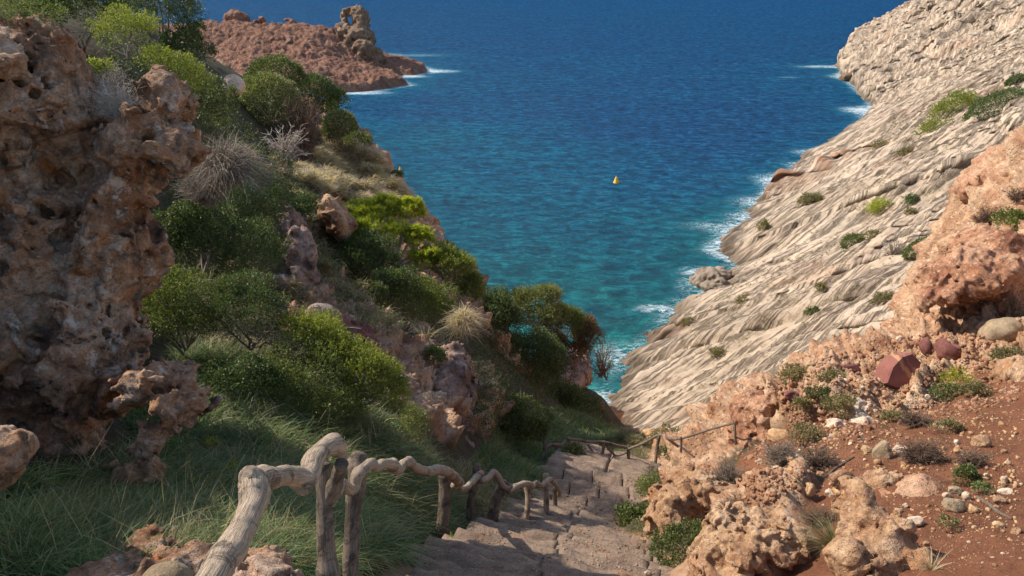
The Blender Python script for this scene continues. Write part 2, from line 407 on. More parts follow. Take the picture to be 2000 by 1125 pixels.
# ------------------------------------------------------------------ sea
def build_sea():
    ys = np.concatenate([np.geomspace(24, 620, 560), np.geomspace(660, 9000, 24)])
    xs = np.linspace(-1, 1, 420)
    Y = np.repeat(ys, len(xs)); X = np.tile(xs, len(ys)) * (Y * 0.85 + 25)
    pts = np.stack([X, Y], 1)
    dS = dist_poly(pts, SH[2:]); dP = dist_poly(pts, PEN_SH[4:]); dL = dist_poly(pts, LEFT_SH)
    v3 = np.stack([X, Y, np.zeros_like(X)], 1)
    nz = fbm(v3, 0.06, 3, 5)
    sh = 0.68 * (1 - smooth(48, 150, Y + 10 * nz)) + 0.10
    sh += 0.32 * np.exp(-dL / 8) + 0.22 * np.exp(-dS / 6) + 0.35 * np.exp(-dP / 7)
    sh += 0.30 * np.exp(-((X + 16) / 26) ** 2 - ((Y - 122) / 16) ** 2)
    sh -= 0.30 * np.exp(-((X - 30) / 24) ** 2 - ((Y - 120) / 34) ** 2)
    sh -= 0.12 * smooth(150, 300, Y)
    al = 0.5 + 0.5 * np.sin(X * 0.11 + 1.3 * noise(v3, 0.05, 9) * 3)
    fo = np.exp(-dS / (0.6 + 1.1 * al)) * (0.25 + 0.65 * al) + .95 * np.exp(-dP / 2.2) * smooth(-44, -30, X)
    fo += 0.25 * np.exp(-dL / 1.5)
    for (u, v, rx, ry, a) in [(860, 139, 5, 2.6, 1.0), (720, 182, 6, 2.0, .75), (800, 150, 5, 2.0, .8), (1600, 130, 7, 3.0, .85), (1540, 151, 3.5, 1.2, .6), (1575, 297, 3, 2, .6),
                              (1680, 215, 4, 4, .85), (1520, 350, 3.5, 2.6, .75), (1470, 395, 4, 3, .55), (1395, 440, 6, 2, .42), (1270, 600, 1.3, .8, .5), (1180, 790, 1.2, 2.2, .9), (1195, 700, 2.2, 3.2, .62), (1360, 530, 1.8, 1.4, .8),
                              (1392, 486, 1, 1, .9), (1650, 150, 4, 4, .8), (820, 108, 10, 4, .5), (880, 178, 8, 2, .0), (1450, 420, 3, 2, .5), (1265, 605, 2.2, .5, .35), (1350, 555, 1.6, 1.6, .6), (1560, 320, 3, 2, .6)]:
        c = sea(u, v); fo += a * np.exp(-((X - c[0]) / rx) ** 2 - ((Y - c[1]) / ry) ** 2)
    op = smooth(110, 240, Y)
    o = mesh_np("sea", np.stack([X, Y, np.zeros_like(X)], 1), grid_faces(len(ys), len(xs))[:, ::-1], M['water'], True,
                {"shallow": np.clip(sh, 0, 1), "foam": np.clip(fo, 0, 1.1), "open": op})
    tag(o, "blue and turquoise sea filling the cove", kind="structure")
    b = mesh_np("seabed", [(-9000, -3000, -9), (9000, -3000, -9), (9000, 12000, -9), (-9000, 12000, -9)], [(0, 1, 2, 3)], M['slab'])
    tag(b, "sea floor under the water", kind="structure")
build_sea()

# ------------------------------------------------------------------ pale limestone slope on the right
def slab_height(s, t):
    """height above the sea for distance s along the shore and t inland of it"""
    t0 = np.interp(s, SHs, SHt); j3 = np.stack([s, s * 0, s * 0 + 7], 1)
    t0 = t0 + 0.7 * noise(j3, .45, 61) + 0.5 * noise(j3, 1.3, 62) + 0.9 * (worley(j3, .3, 63)[2] - .5)
    dt = t - t0
    z = np.where(dt < 0, dt * 1.2, 0.56 * dt)
    far = smooth(110, 190, s)
    cap = 15.2 + 1.3 * np.exp(-((s - 215) / 22) ** 2) + 1.5 * (1 - far)
    z = np.where(z > cap - 4, cap - 4 + 4 * np.tanh((z - cap + 4) / 4) + 0.02 * dt, z)
    z += far * 1.0 * smooth(0, 3, dt)
    return z, dt
def build_slab():
    ss = np.concatenate([np.arange(-34, 60, 0.13), np.arange(60, 130, 0.22), np.arange(130, 262, 0.38)])
    tt = np.concatenate([np.arange(-4, 26, 0.13), np.arange(26, 66, 0.35)])
    S = np.repeat(ss, len(tt)); Tt = np.tile(tt, len(ss)) + np.interp(S, SHs, SHt) * (1 - smooth(30, 60, np.tile(tt, len(ss))))
    z, dt = slab_height(S, Tt)
    xy = S0 + S[:, None] * SD + Tt[:, None] * SN
    p = np.stack([xy[:, 0], xy[:, 1], z], 1)
    q = (S - Tt) * 0.7071; w = (S + Tt) * 0.7071
    fl = np.stack([q, w * 0.055, z * 0.1], 1)
    warp = fbm(fl, 0.22, 3, 3)
    def saw(x):
        f = x - np.floor(x); return np.where(f < 0.9, f / 0.9, (1 - f) / 0.1)
    near = 1 - smooth(85, 150, S)
    land = smooth(-0.6, 1.5, dt)
    m1 = smooth(-.35, .35, noise(fl, 0.3, 31)); m2 = smooth(-.3, .4, noise(fl, 0.6, 12)); m3 = smooth(-.15, .35, noise(fl * np.array([1, 2, 1]), 1.1, 22))
    d = 0.75 * (saw(q * 0.26 + .55 * warp) - .5) * (.35 + .65 * m1)
    d += 0.26 * (saw(q * 0.85 + .5 * fbm(fl, 0.6, 3, 8)) - .5) * m2
    d += 0.09 * (saw(q * 2.3 + .5 * fbm(fl, 1.4, 2, 18)) - .5) * m3
    d *= near * (.45 + .8 * smooth(-.35, .45, fbm(p, .09, 3, 34)))
    rough = .35 + 1.0 * smooth(-.2, .5, fbm(p, .12, 3, 35))
    d += rough * (0.09 * fbm(fl * np.array([1, 3, 1]), 0.55, 6, 40, 0.62) + (0.05 + .07 * (1 - near)) * fbm(p, 0.9, 5, 44, .62, True))
    rq = np.random.default_rng(5)
    for _ in range(26):     # open joints along the bedding
        q0 = rq.uniform(-40, 45); w0 = rq.uniform(-5, 60); ln = rq.uniform(3, 9); dp_ = rq.uniform(.25, .7)
        d -= dp_ * near * np.exp(-((q - q0 - .9 * warp) / .16) ** 2 - ((w - w0) / ln) ** 4)
    # the far head is craggy rather than layered
    f1, f2, rv = worley(p + .8 * np.stack([warp, -warp, warp], 1), 0.33, 46)
    d += (1 - near) * 0.9 * (rv - .5) * smooth(0, .2, f2 - f1)
    f1, f2, rv = worley(p, 0.9, 47)
    d += (1 - near) * 0.4 * (rv - .5) * smooth(0, .2, f2 - f1)
    f1, f2, rv = worley(fl * np.array([1, 3.5, 1]), 0.9, 48)
    d += near * 0.11 * (rv - .5) * smooth(0, .15, f2 - f1) * rough
    # gullies and boulders on the far head
    d += (1 - near) * (1.2 * fbm(p * np.array([1, 1, 0.6]), 0.10, 6, 50, 0.62, True))
    d += 0.35 * fbm(p, 0.07, 3, 60)
    # rough broken band along crest of the near slab
    rb = smooth(9, 16, dt) * near
    d += rb * (0.35 * fbm(fl * np.array([1, 2.5, 1]), 0.5, 5, 70, 0.6, True))
    # rougher, steeper toe above the water
    toe = np.exp(-(dt / 1.6) ** 2)
    d += toe * 0.35 * fbm(p, 0.6, 4, 80)
    # broken ledge with ochre face
    lc = sea(1490, 385)[:2]; ls, lt = (lc - S0) @ SD, (lc - S0) @ SN
    lu, lw = (S - ls), (Tt - lt)
    led = np.exp(-(((lu - .45 * lw) + .5) / 2.2) ** 2) * smooth(-1, 1, lw) * (1 - smooth(7, 13, lw))
    d += 2.3 * led * (0.7 + .5 * noise(p, 0.5, 90))
    Nn = grid_normals(p, len(ss), len(tt))
    p2 = p + Nn * (d * land)[:, None]
    och = np.clip(led * smooth(-.3, .5, noise(p, .6, 91)), 0, .8) + 0.25 * smooth(.35, .7, fbm(p, 0.16, 3, 92))
    wet = np.clip(1 - smooth(0.35, 1.3, p2[:, 2] + 0.5 * noise(p, .7, 93)), 0, 1) * 0.75
    keep = None
    o = mesh_np("headland", p2, grid_faces(len(ss), len(tt)), M['slab'], False, {"bednear": near, "bedq": q, "bedw": w, "ochre": och, "wet": wet})
    tag(o, "bare pale limestone headland dipping into the sea", kind="structure")
    return o
slab = build_slab()
print("slab", time.time() - T0)

# ------------------------------------------------------------------ red peninsula
def build_pen():
    xs = np.arange(-130, -10, 0.30); ys = np.arange(128, 240, 0.42)
    X = np.tile(xs, len(ys)); Y = np.repeat(ys, len(xs))
    pts = np.stack([X, Y], 1)
    poly = np.vstack([PEN_SH, [[-140, 240], [-140, 120]]])
    inside = np.zeros(len(pts), bool); j = len(poly) - 1
    for i in range(len(poly)):
        xi, yi = poly[i]; xj, yj = poly[j]
        c = ((yi > Y) != (yj > Y)) & (X < (xj - xi) * (Y - yi) / (yj - yi + 1e-12) + xi)
        inside ^= c; j = i
    d = dist_poly(pts, PEN_SH) * np.where(inside, 1, -1)
    # ridge towards the back; low rocky fingers at the tip
    ridge = 7.0 * np.exp(-((Y - 196) / 20) ** 2) * smooth(-28, -46, X) + 2.5
    z = np.where(d > 0, ridge * (1 - np.exp(-d / 7.0)) + 0.9 * smooth(0, .8, d), d * 0.7)
    z = np.where(Y > 198, z * (1 - 0.8 * smooth(200, 216, Y)), z)
    p = np.stack([X, Y, z], 1)
    land = smooth(-.5, 1.2, d)
    dd = 0.6 * fbm(p, .13, 7, 110, .7) + .35 * fbm(p, .6, 5, 120, .65, True) + .5 * (lambda w_: (w_[2] - .5) * smooth(0, .2, w_[1] - w_[0]))(worley(p, .35, 9))
    f1, f2, rv = worley(p, 0.55, 4)
    dd += 0.9 * np.clip(0.4 - f1, 0, 1) * (rv > 0.75)
    f1, f2, rv = worley(p, 1.3, 5)
    dd += 0.8 * np.clip(0.45 - f1, 0, 1) * (rv > 0.45)
    p[:, 2] += dd * land
    o = mesh_np("peninsula", p, grid_faces(len(ys), len(xs)), M['pen'], True)
    tag(o, "low red rock peninsula across the cove", kind="structure")
    return o
pen = build_pen()
print("pen", time.time() - T0)

# ------------------------------------------------------------------ near hillside (one height field around the viewer)
G_, D_, K_, T_ = 0, 1, 2, 3       # soil, red dirt, rock, trodden path
def stair_z(y): return 25.4 - 0.645 * y
CTRL = [  # u, v, depth, kind
 (0,1125,4.3,G_),(300,1125,4.3,G_),(550,1125,4.9,G_),(0,1000,5.5,G_),(300,1000,5.6,G_),(550,1000,6.0,G_),(700,1000,6.9,G_),(700,1090,7.7,G_),(865,1077,8.5,G_),(940,1060,9.2,G_),
 (1020,1046,9.8,G_),(1070,1033,10.5,G_),(1093,1010,11.3,G_),(1110,1000,11.8,T_),(1260,1005,11.7,T_),(1140,941,13.0,T_),(1250,945,12.9,T_),(1138,904,16.3,G_),(1228,916,16.0,T_),
 (1290,930,14.8,T_),(1370,907,15.2,T_),(1300,905,16.2,T_),(1340,872,18,K_),(1000,900,14.6,G_),(1050,872,17.5,G_),(1150,852,21,G_),(1200,842,23,G_),(1250,852,21,G_),(1330,846,20,K_),(1400,838,18,K_),
 (1100,780,26,G_),(1160,795,30,G_),(1130,770,32,G_),
 (240,130,14,G_),(300,110,16,G_),(250,20,22,G_),(380,100,28,G_),(400,200,20,G_),(480,300,19,G_),(430,430,14.5,G_),(330,500,12,G_),(560,430,17,K_),(560,540,14,K_),(600,400,20,K_),(640,480,17,G_),
 (400,560,11.5,G_),(480,650,10.3,G_),(300,680,9.5,G_),(560,700,10,G_),(640,760,9.8,G_),(500,800,8.6,G_),(300,850,7.8,G_),(750,850,9,G_),(650,930,7.5,G_),(800,950,9,G_),(900,920,11,G_),(800,780,11.5,K_),
 (560,600,13,K_),(620,640,12.5,K_),(720,700,12.5,K_),(700,560,17,G_),(800,650,16,G_),(600,330,24,G_),(880,700,14.3,K_),(860,760,13.2,K_),(940,900,12.5,G_),(1000,950,12.2,G_),(1060,930,13,G_),(960,790,17,G_),(1000,850,17,G_),
 (950,690,20,G_),(1000,710,24,G_),(1050,770,24,G_),(430,180,38,K_),(520,220,31,G_),(660,235,36,G_),(720,305,32,K_),(770,350,30,K_),(800,395,27,K_),(850,478,24,K_),(900,560,22,K_),(940,625,22,K_),
 (1000,650,27,G_),(1060,700,31,G_),(1120,740,34,G_),(1155,785,37,K_),
 (1340,1120,7.3,T_),(1450,1120,6.6,K_),(1600,1120,5.9,D_),(1850,1110,5.3,D_),(2000,1100,5.1,D_),(1800,1010,6.3,D_),(2000,960,6.7,D_),(1700,930,7.2,D_),(1500,980,7.8,K_),(1300,1060,8.7,G_),(1270,990,10.2,G_),(1265,960,11.4,G_),
 (1350,930,10.8,K_),(1400,885,12.3,K_),(1440,840,12.6,K_),(1450,765,13.4,K_),(1550,850,9.8,D_),(1550,760,12.2,K_),(1600,705,14.5,K_),(1700,685,15,K_),(1700,800,10.5,K_),(1900,850,8.5,D_),(1900,745,11,D_),(1800,745,12,K_),
 (1830,625,14,K_),(1950,705,12,K_),(2000,600,13,K_),(1900,430,18,K_),(1955,285,22,K_),(2000,400,17,K_),(1885,385,20.5,K_),(2000,275,21,K_),(1640,860,8.9,D_),(1820,820,9.4,D_)]
WPTS = [  # x, y, z, kind: what the photo does not show, or shows only as a drop behind a crest
 (0,0,25.4,T_),(0,-2,26.6,T_),(0,3,23.47,T_),(0.6,1.5,24.4,T_),(3,0,25.0,D_),(3,3,23.9,D_),(7,3,24.2,D_),(8,7,23.6,K_),(10,12,23.4,K_),(16,16,24.5,K_),(22,22,25,K_),(25,10,26,K_),(30,25,26,K_),(12,-2,26,D_),
 (-1.6,2,24.3,G_),(-3,1,25.4,G_),(-5,3,26.0,G_),(-8,6.8,29.2,G_),(-8,4.5,29.4,G_),(-8.5,2,29.2,G_),(-6.2,5,26.4,G_),(-9,8.2,28.0,G_),(-10,10,27.2,G_),(-5,-2,27,G_),(-12,20,26.0,G_),(-18,30,25,G_),(-22,16,28,G_),(-30,30,27,G_),(-3.4,3.2,24.6,G_),  # high bank out of view on the left, added to shade rock and steps
 (4.6,15.5,13,K_),(5.5,19,10,K_),(8,17.5,13.5,K_),(10,22,9,K_),(13.5,22.5,14,K_),(15,29,12,K_),(22,33,14,K_),(4,24,8,K_),(7,30,4,K_),(8,40,-4,K_),(5,40,-4,K_),(3.5,46,-6,K_),(14,40,0,K_),(25,45,6,K_),
 (5.5,34,2,K_),(4.4,36,1,K_),(1,34,5,K_),(-1,31,9,K_),(-.6,28,11.5,K_),(-1,26,13.5,K_),(-2.5,33,12,K_),(-1,38,-2,K_),(-5,42,3,K_),(-4,48,-5,K_),(-7,40,9,K_),(-10,50,4,K_),(-10,64,-5,K_),(-16,52,9,G_),(-20,62,5,G_),(-28,55,14,G_),(-36,64,10,G_),
 (5.2,30,6,K_),(5.0,26,9,K_),(3.4,28,10.8,G_)]
cp = [P(u, v, d) for (u, v, d, k) in CTRL]
ck = [k for (_, _, _, k) in CTRL]
cp += [np.array(w[:3], float) for w in WPTS]; ck += [w[3] for w in WPTS]
for y in np.arange(0.5, 9.4, 1.0):      # bed of the stairway, a hand below the treads
    xc = 0.16 * y - 0.25
    for dx in (-0.7, 0.0, 0.8):
        cp.append(np.array([xc + dx, y, stair_z(y) - 0.16])); ck.append(T_)
cp = np.array(cp); ck = np.array(ck)
_A = np.linalg.norm(cp[:, None, :2] - cp[None, :, :2], axis=2)
_n = len(cp)
_Q = np.hstack([np.ones((_n, 1)), cp[:, :2]])
_K = np.block([[_A + 1e-3 * np.eye(_n), _Q], [_Q.T, np.zeros((3, 3))]])
_W = np.linalg.solve(_K, np.concatenate([cp[:, 2], np.zeros(3)]))
def base_ground(xy):
    out = np.empty(len(xy))
    for s in range(0, len(xy), 20000):
        a = xy[s:s + 20000]
        r = np.linalg.norm(a[:, None] - cp[None, :, :2], axis=2)
        out[s:s + 20000] = r @ _W[:_n] + _W[_n] + a @ _W[_n + 1:]
    return out
def kinds(xy):
    out = np.zeros((len(xy), 4))
    for s in range(0, len(xy), 20000):
        a = xy[s:s + 20000]
        sc = 1.0 / (0.25 + 0.07 * np.linalg.norm(a, axis=1))
        r = np.linalg.norm(a[:, None] - cp[None, :, :2], axis=2) * sc[:, None]
        w = 1.0 / (r ** 3.5 + 0.02)
        for k in range(4): out[s:s + 20000, k] = w[:, ck == k].sum(1)
    return out / out.sum(1, keepdims=True)
def build_ground():
    na, nr = 900, 860
    an = np.radians(np.linspace(-66, 60, na)); rr = np.geomspace(1.1, 68, nr)
    # coarse evaluation, then bicubic-ish upsampling keeps this quick
    ca, cr = np.radians(np.linspace(-66, 60, 300)), np.geomspace(1.1, 68, 290)
    AA, RR = np.meshgrid(ca, cr)
    xy = np.stack([np.sin(AA) * RR, np.cos(AA) * RR], -1).reshape(-1, 2)
    zc = base_ground(xy).reshape(290, 300)
    for _ in range(2):
        zc[1:-1, 1:-1] = (zc[1:-1, 1:-1] * 4 + zc[:-2, 1:-1] + zc[2:, 1:-1] + zc[1:-1, :-2] + zc[1:-1, 2:]) / 8
    kc = kinds(xy).reshape(290, 300, 4)
    def up(F):
        fa = np.linspace(0, 299, na); fr = np.linspace(0, 289, nr)
        i0 = np.minimum(fa.astype(int), 298); a = fa - i0; j0 = np.minimum(fr.astype(int), 288); b = (fr - j0)
        a = a[None, :]; b = b[:, None]
        if F.ndim == 3: a = a[..., None]; b = b[..., None]
        F1 = F[j0][:, i0]; F2 = F[j0][:, i0 + 1]; F3 = F[j0 + 1][:, i0]; F4 = F[j0 + 1][:, i0 + 1]
        return (F1 * (1 - a) + F2 * a) * (1 - b) + (F3 * (1 - a) + F4 * a) * b
    z = up(zc); kk = up(kc).reshape(-1, 4)
    AA, RR = np.meshgrid(an, rr)
    p = np.stack([np.sin(AA) * RR, np.cos(AA) * RR, z], -1).reshape(-1, 3)
    rad = RR.ravel()
    wn_ = fbm(p, 1.1, 4, 200)
    soft = lambda k: kk[:, k] + 0.16 * wn_ * (1 if k != 3 else .6)
    dirt = smooth(.34, .50, soft(1)); rock = smooth(.36, .52, kk[:, 2] + 0.20 * fbm(p, 0.8, 4, 210)); path = smooth(.42, .6, soft(3))
    rock *= (1 - path); dirt *= (1 - rock)
    Nn = grid_normals(p, nr, na)
    lod = smooth(60, 8, rad)
    d = 0.05 * fbm(p, 1.2, 4, 220)
    rk = 0.22 * fbm(p, 0.7, 5, 230, .55) + 0.13 * fbm(p, 1.6, 4, 240, .55, True)
    f1, f2, rv = worley(p, 3.2, 6)
    rk += 0.11 * np.clip(0.55 - f1, -.2, 1) * np.where(rv > .5, 1, -.9)
    f1, f2, rv = worley(p, 8.0, 7)
    rk += 0.05 * np.clip(0.5 - f1, 0, 1) * np.where(rv > .45, 1, -1.0)
    f1, f2, rv = worley(p, 5.0, 8)
    rk += 0.17 * (rv - .5) * smooth(0, .2, f2 - f1)
    f1, f2, rv = worley(p, 12.0, 9)
    rk += 0.06 * (rv - .5) * smooth(0, .2, f2 - f1)
    rk += 0.03 * fbm(p, 14, 3, 250)
    d += rock * rk * (0.8 + 0.035 * np.clip(rad, 0, 40)) + dirt * 0.012 * fbm(p, 9, 3, 260) - path * 0.03
    p = p + Nn * d[:, None]
    o = mesh_np("hillside", p, grid_faces(nr, na)[:, ::-1], M['ground'], True, {"t_dirt": dirt, "t_rock": rock, "t_path": path})
    tag(o, "rocky hillside falling from the path to the cove", kind="structure")
    return o
ground = build_ground()
print("ground", time.time() - T0)

bpy.context.view_layer.update()
def bvh_of(o):
    me = o.data
    v = np.empty(len(me.vertices) * 3, np.float32); me.vertices.foreach_get("co", v)
    dg = bpy.context.evaluated_depsgraph_get()
    return BVHTree.FromObject(o, dg)
BV_G, BV_S, BV_P = bvh_of(ground), bvh_of(slab), bvh_of(pen)
print("bvh", time.time() - T0)
CAMV = Vector((0, 0, CAM_H))
def hit(u, v, trees=None):
    """where the view line through photo pixel (u, v) meets the land: point, normal, depth"""
    r = ray(u, v); dv = Vector(r).normalized(); best = None
    for t in (trees or (BV_G, BV_S, BV_P)):
        loc, nr_, _, dist = t.ray_cast(CAMV, dv)
        if loc is not None and (best is None or dist < best[2]): best = (loc, nr_, dist)
    if best is None: return None
    dep = (best[0] - CAMV).dot(Vector(FWD))
    return np.array(best[0]), np.array(best[1]), dep
def drop(x, y, tree=None):
    """ground height under a point"""
    for t in ([tree] if tree else (BV_G, BV_S, BV_P)):
        loc, n_, _, _ = t.ray_cast(Vector((x, y, 80)), Vector((0, 0, -1)))
        if loc is not None and loc.z > -0.3: return loc.z
    return 0.0

# ------------------------------------------------------------------ rocks carved from solid fields
def surface_nets(F, org, h):
    S = F < 0
    nx, ny, nz = F.shape
    cnt = np.zeros((nx - 1, ny - 1, nz - 1), np.int8)
    for a in (0, 1):
        for b in (0, 1):
            for c in (0, 1): cnt += S[a:nx - 1 + a, b:ny - 1 + b, c:nz - 1 + c]
    ci = np.argwhere((cnt > 0) & (cnt < 8))
    if len(ci) == 0: return np.zeros((0, 3)), np.zeros((0, 4), int)
    idx = np.full(cnt.shape, -1, np.int32); idx[tuple(ci.T)] = np.arange(len(ci))
    acc = np.zeros((len(ci), 3)); num = np.zeros(len(ci))
    corners = [(a, b, c) for a in (0, 1) for b in (0, 1) for c in (0, 1)]
    for A in corners:
        for ax in range(3):
            if A[ax] == 0:
                B = list(A); B[ax] = 1
                fa = F[ci[:, 0] + A[0], ci[:, 1] + A[1], ci[:, 2] + A[2]]; fb = F[ci[:, 0] + B[0], ci[:, 1] + B[1], ci[:, 2] + B[2]]
                m = (fa < 0) != (fb < 0)
                t = np.where(m, fa / (fa - fb + 1e-12), 0)
                pt = np.array(A, float)[None] + t[:, None] * (np.array(B) - np.array(A))[None]
                acc += np.where(m[:, None], pt, 0); num += m
    V = (ci + acc / num[:, None]) * h + org
    Fc = []
    for ax in range(3):
        sl0 = [slice(1, -1)] * 3; sl0[ax] = slice(0, -1); sl1 = [slice(1, -1)] * 3; sl1[ax] = slice(1, None)
        d = S[tuple(sl0)] != S[tuple(sl1)]
        e = np.argwhere(d)
        if len(e) == 0: continue
        inside = S[tuple(sl0)][tuple(e.T)]
        off = np.ones(3, int); off[ax] = 0
        e = e + off
        o1, o2 = [(1, 2), (2, 0), (0, 1)][ax]
        q = []
        for (p, r) in ((0, 0), (1, 0), (1, 1), (0, 1)):
            c = e.copy(); c[:, o1] -= p; c[:, o2] -= r
            q.append(idx[tuple(c.T)])
        q = np.stack(q, 1)
        q[~inside] = q[~inside][:, ::-1]
        Fc.append(q)
    Fc = np.vstack(Fc); Fc = Fc[(Fc >= 0).all(1)]
    return V, Fc
def ell(u, v, d, ru, rv, rd, rot=0.0):
    """ellipsoid: centre by photo pixel and depth, half sizes in pixels across / down and metres deep"""
    c = P(u, v, d); k = d / FPX; a = R(rot)
    ex = RIGHT * math.cos(a) - UPV * math.sin(a); ey = RIGHT * math.sin(a) + UPV * math.cos(a)
    return c, np.stack([ex, ey, FWD]), np.array([ru * k, rv * k, rd])
def carve(name, pos, neg, h, mat, lump=0.1, lsc=1.2, pits=((2.6, .16, .5), (7, .06, .5)), fine=0.02, seed=0, k=0.12, parent=None, blocks=((5.5, .09), (12, .045), (26, .018)), ridge=0.0):
    lo = np.min([c - r.max() for c, _, r in pos], 0) - 0.25 - lump; hi = np.max([c + r.max() for c, _, r in pos], 0) + 0.25 + lump
    lo2 = lo.copy(); hi2 = hi.copy()
    for ax in range(3):   # tight box
        ext = [np.sqrt(((b[:, ax] * r) ** 2).sum()) for _, b, r in pos]
        lo2[ax] = min(c[ax] - e for (c, _, _), e in zip(pos, ext)) - 2.2 * lump - 3 * h
        hi2[ax] = max(c[ax] + e for (c, _, _), e in zip(pos, ext)) + 2.2 * lump + 3 * h
    n = np.ceil((hi2 - lo2) / h).astype(int) + 1
    gx, gy, gz = [(lo2[i] + np.arange(n[i]) * h).astype(np.float32) for i in range(3)]
    def sd(prim, pts):
        c, b, r = prim
        q = ((pts - c.astype(np.float32)) @ b.T.astype(np.float32)) / r.astype(np.float32)
        l = np.linalg.norm(q, axis=1)
        return (l - 1) * np.linalg.norm(q * r.astype(np.float32), axis=1) / (l + 1e-6)
    def base(pts):
        f = None
        for pr in pos:
            s = sd(pr, pts)
            if f is None: f = s
            else:
                hh = np.clip(0.5 + 0.5 * (s - f) / k, 0, 1); f = s * (1 - hh) + f * hh - k * hh * (1 - hh)
        for pr in neg: f = np.maximum(f, -sd(pr, pts))
        return f
    det = sum(a_ for _, a_, _ in pits) * .9 + sum(a_ for _, a_ in blocks) * .6 + 2 * fine + 1.5 * ridge + 1.5 * h
    wide = 1.5 * lump + det
    # coarse pass finds the blocks of cells near the surface
    q4 = 4; m4 = [-(-int(x) // q4) for x in n]
    cc = [(lo2[i] + (np.arange(m4[i]) * q4 + 1.5) * h).astype(np.float32) for i in range(3)]
    cp_ = np.stack(np.meshgrid(*cc, indexing='ij'), -1).reshape(-1, 3)
    fc = base(cp_).reshape(m4)
    F_ = np.repeat(np.repeat(np.repeat(fc, q4, 0), q4, 1), q4, 2)[:n[0], :n[1], :n[2]].copy()
    near = np.abs(F_) < wide + 4 * h * 1.8
    ii = np.argwhere(near); pts = np.stack([gx[ii[:, 0]], gy[ii[:, 1]], gz[ii[:, 2]]], 1)
    fv = base(pts)
    m1 = np.abs(fv) < wide
    q = pts[m1]; g = fv[m1] + lump * fbm(q, lsc, 4, seed + 300, 0.55)
    m2 = np.abs(g) < det
    q2 = q[m2]; g2 = g[m2]
    if ridge: g2 = g2 + ridge * fbm(q2, lsc * 1.7, 4, seed + 330, 0.55, True)
    wv = np.stack([noise(q2, 3.5, seed + 7), noise(q2, 3.5, seed + 8), noise(q2, 3.5, seed + 9)], 1) * .07 + np.stack([noise(q2, 11, seed + 7), noise(q2, 11, seed + 8), noise(q2, 11, seed + 9)], 1) * .02
    for j, (ps, pa, cut) in enumerate(pits):
        f1, f2, rv = worley(q2 + wv, ps, seed + 20 + j)
        g2 = g2 + pa * np.clip(0.62 - f1, 0, 1) * np.where(rv > cut, 2.2, -0.7)
    for (bs, ba) in blocks:
        f1, f2, rv = worley(q2 + wv, bs, seed + 40)
        g2 = g2 - ba * (rv - .45) * smooth(0, .2, f2 - f1)
    if fine: g2 = g2 + fine * fbm(q2, 18, 3, seed + 350)
    g[m2] = g2; fv[m1] = g
    F_[tuple(ii.T)] = fv; f = F_
    f[0] = f[-1] = 1; f[:, 0] = f[:, -1] = 1; f[:, :, 0] = f[:, :, -1] = 1
    V, Fc = surface_nets(f, lo2, h)
    # keep the largest piece only
    lab = np.arange(len(V))
    for _ in range(400):
        m = lab[Fc].min(1); new = lab.copy()
        for c in range(4): np.minimum.at(new, Fc[:, c], m)
        new = new[new]
        if (new == lab).all(): break
        lab = new
    u_, c_ = np.unique(lab, return_counts=True); keep = lab == u_[c_.argmax()]
    re = np.cumsum(keep) - 1; Fc = re[Fc[keep[Fc].all(1)]]; V = V[keep]
    org = V.mean(0); org[2] = V[:, 2].min()
    o = mesh_np(name, V - org, Fc, mat, True, parent=parent)
    o.location = org
    return o
ROCKS = []
def rock(name, label, cat, pos, neg=(), group=None, **kw):
    t_ = time.time()
    o = carve(name, pos, list(neg), **kw)
    tag(o, label, cat, group); ROCKS.append(o); print('RK', name, len(o.data.vertices), round(time.time() - t_, 1)); return o

# the great karst rock at the left
rock("karst_rock", "tall pitted karst rock with orange and white lichen towering over the left grass", "rock",
     [ell(60, 330, 6.7, 135, 300, .9), ell(95, 640, 6.8, 160, 260, .9), ell(40, 150, 7.0, 110, 100, .8), ell(225, 350, 6.8, 70, 110, .5), ell(340, 290, 6.8, 62, 46, .4, 10), ell(318, 195, 7.0, 58, 64, .38),
      ell(225, 500, 6.8, 84, 130, .6, 8), ell(160, 700, 6.5, 100, 90, .6), ell(180, 760, 6.3, 95, 60, .5), ell(318, 742, 6.0, 84, 42, .38, 4), ell(352, 785, 5.9, 44, 66, .32, 28), ell(312, 840, 5.95, 30, 52, .24, 20), ell(300, 880, 6.0, 20, 22, .18),
      ell(110, 880, 6.6, 72, 95, .6), ell(82, 350, 6.2, 42, 56, .4), ell(-60, 500, 6.9, 120, 480, 1.0), ell(170, 240, 6.9, 50, 60, .5), ell(262, 268, 6.6, 40, 40, .3)],
     [ell(40, 322, 5.85, 84, 98, .85), ell(128, 300, 5.8, 44, 46, .6), ell(130, 455, 5.9, 34, 26, .4), ell(200, 620, 5.9, 26, 40, .35), ell(255, 318, 6.2, 24, 17, .22), ell(318, 315, 6.45, 18, 12, .2), ell(20, 575, 5.7, 115, 120, .55), ell(240, 835, 6.1, 48, 40, .9), ell(180, 225, 6.2, 16, 36, .5), ell(235, 800, 5.9, 60, 22, .4), ell(0, 960, 5.8, 70, 60, .5), ell(60, 985, 6.2, 160, 26, .5)],
     h=0.018, mat=M['big'], lump=0.10, lsc=1.5, pits=((3.4, .22, .55), (8, .11, .42), (18, .045, .5)), fine=.012, seed=1, k=.08, ridge=.05, blocks=((4.5, .11), (11, .05), (24, .02)))
rock("lobed_rock", "small pale rock lobe jutting in at the left edge below the karst rock", "rock", [ell(5, 885, 4.4, 50, 44, .2, -10), ell(-30, 900, 4.5, 50, 70, .3), ell(40, 870, 4.4, 20, 26, .12)], [ell(28, 880, 4.22, 12, 10, .08)],
     h=.010, mat=M['big'], lump=.025, lsc=4, pits=((12, .035, .5),), fine=.004, blocks=(), seed=2, k=.04)
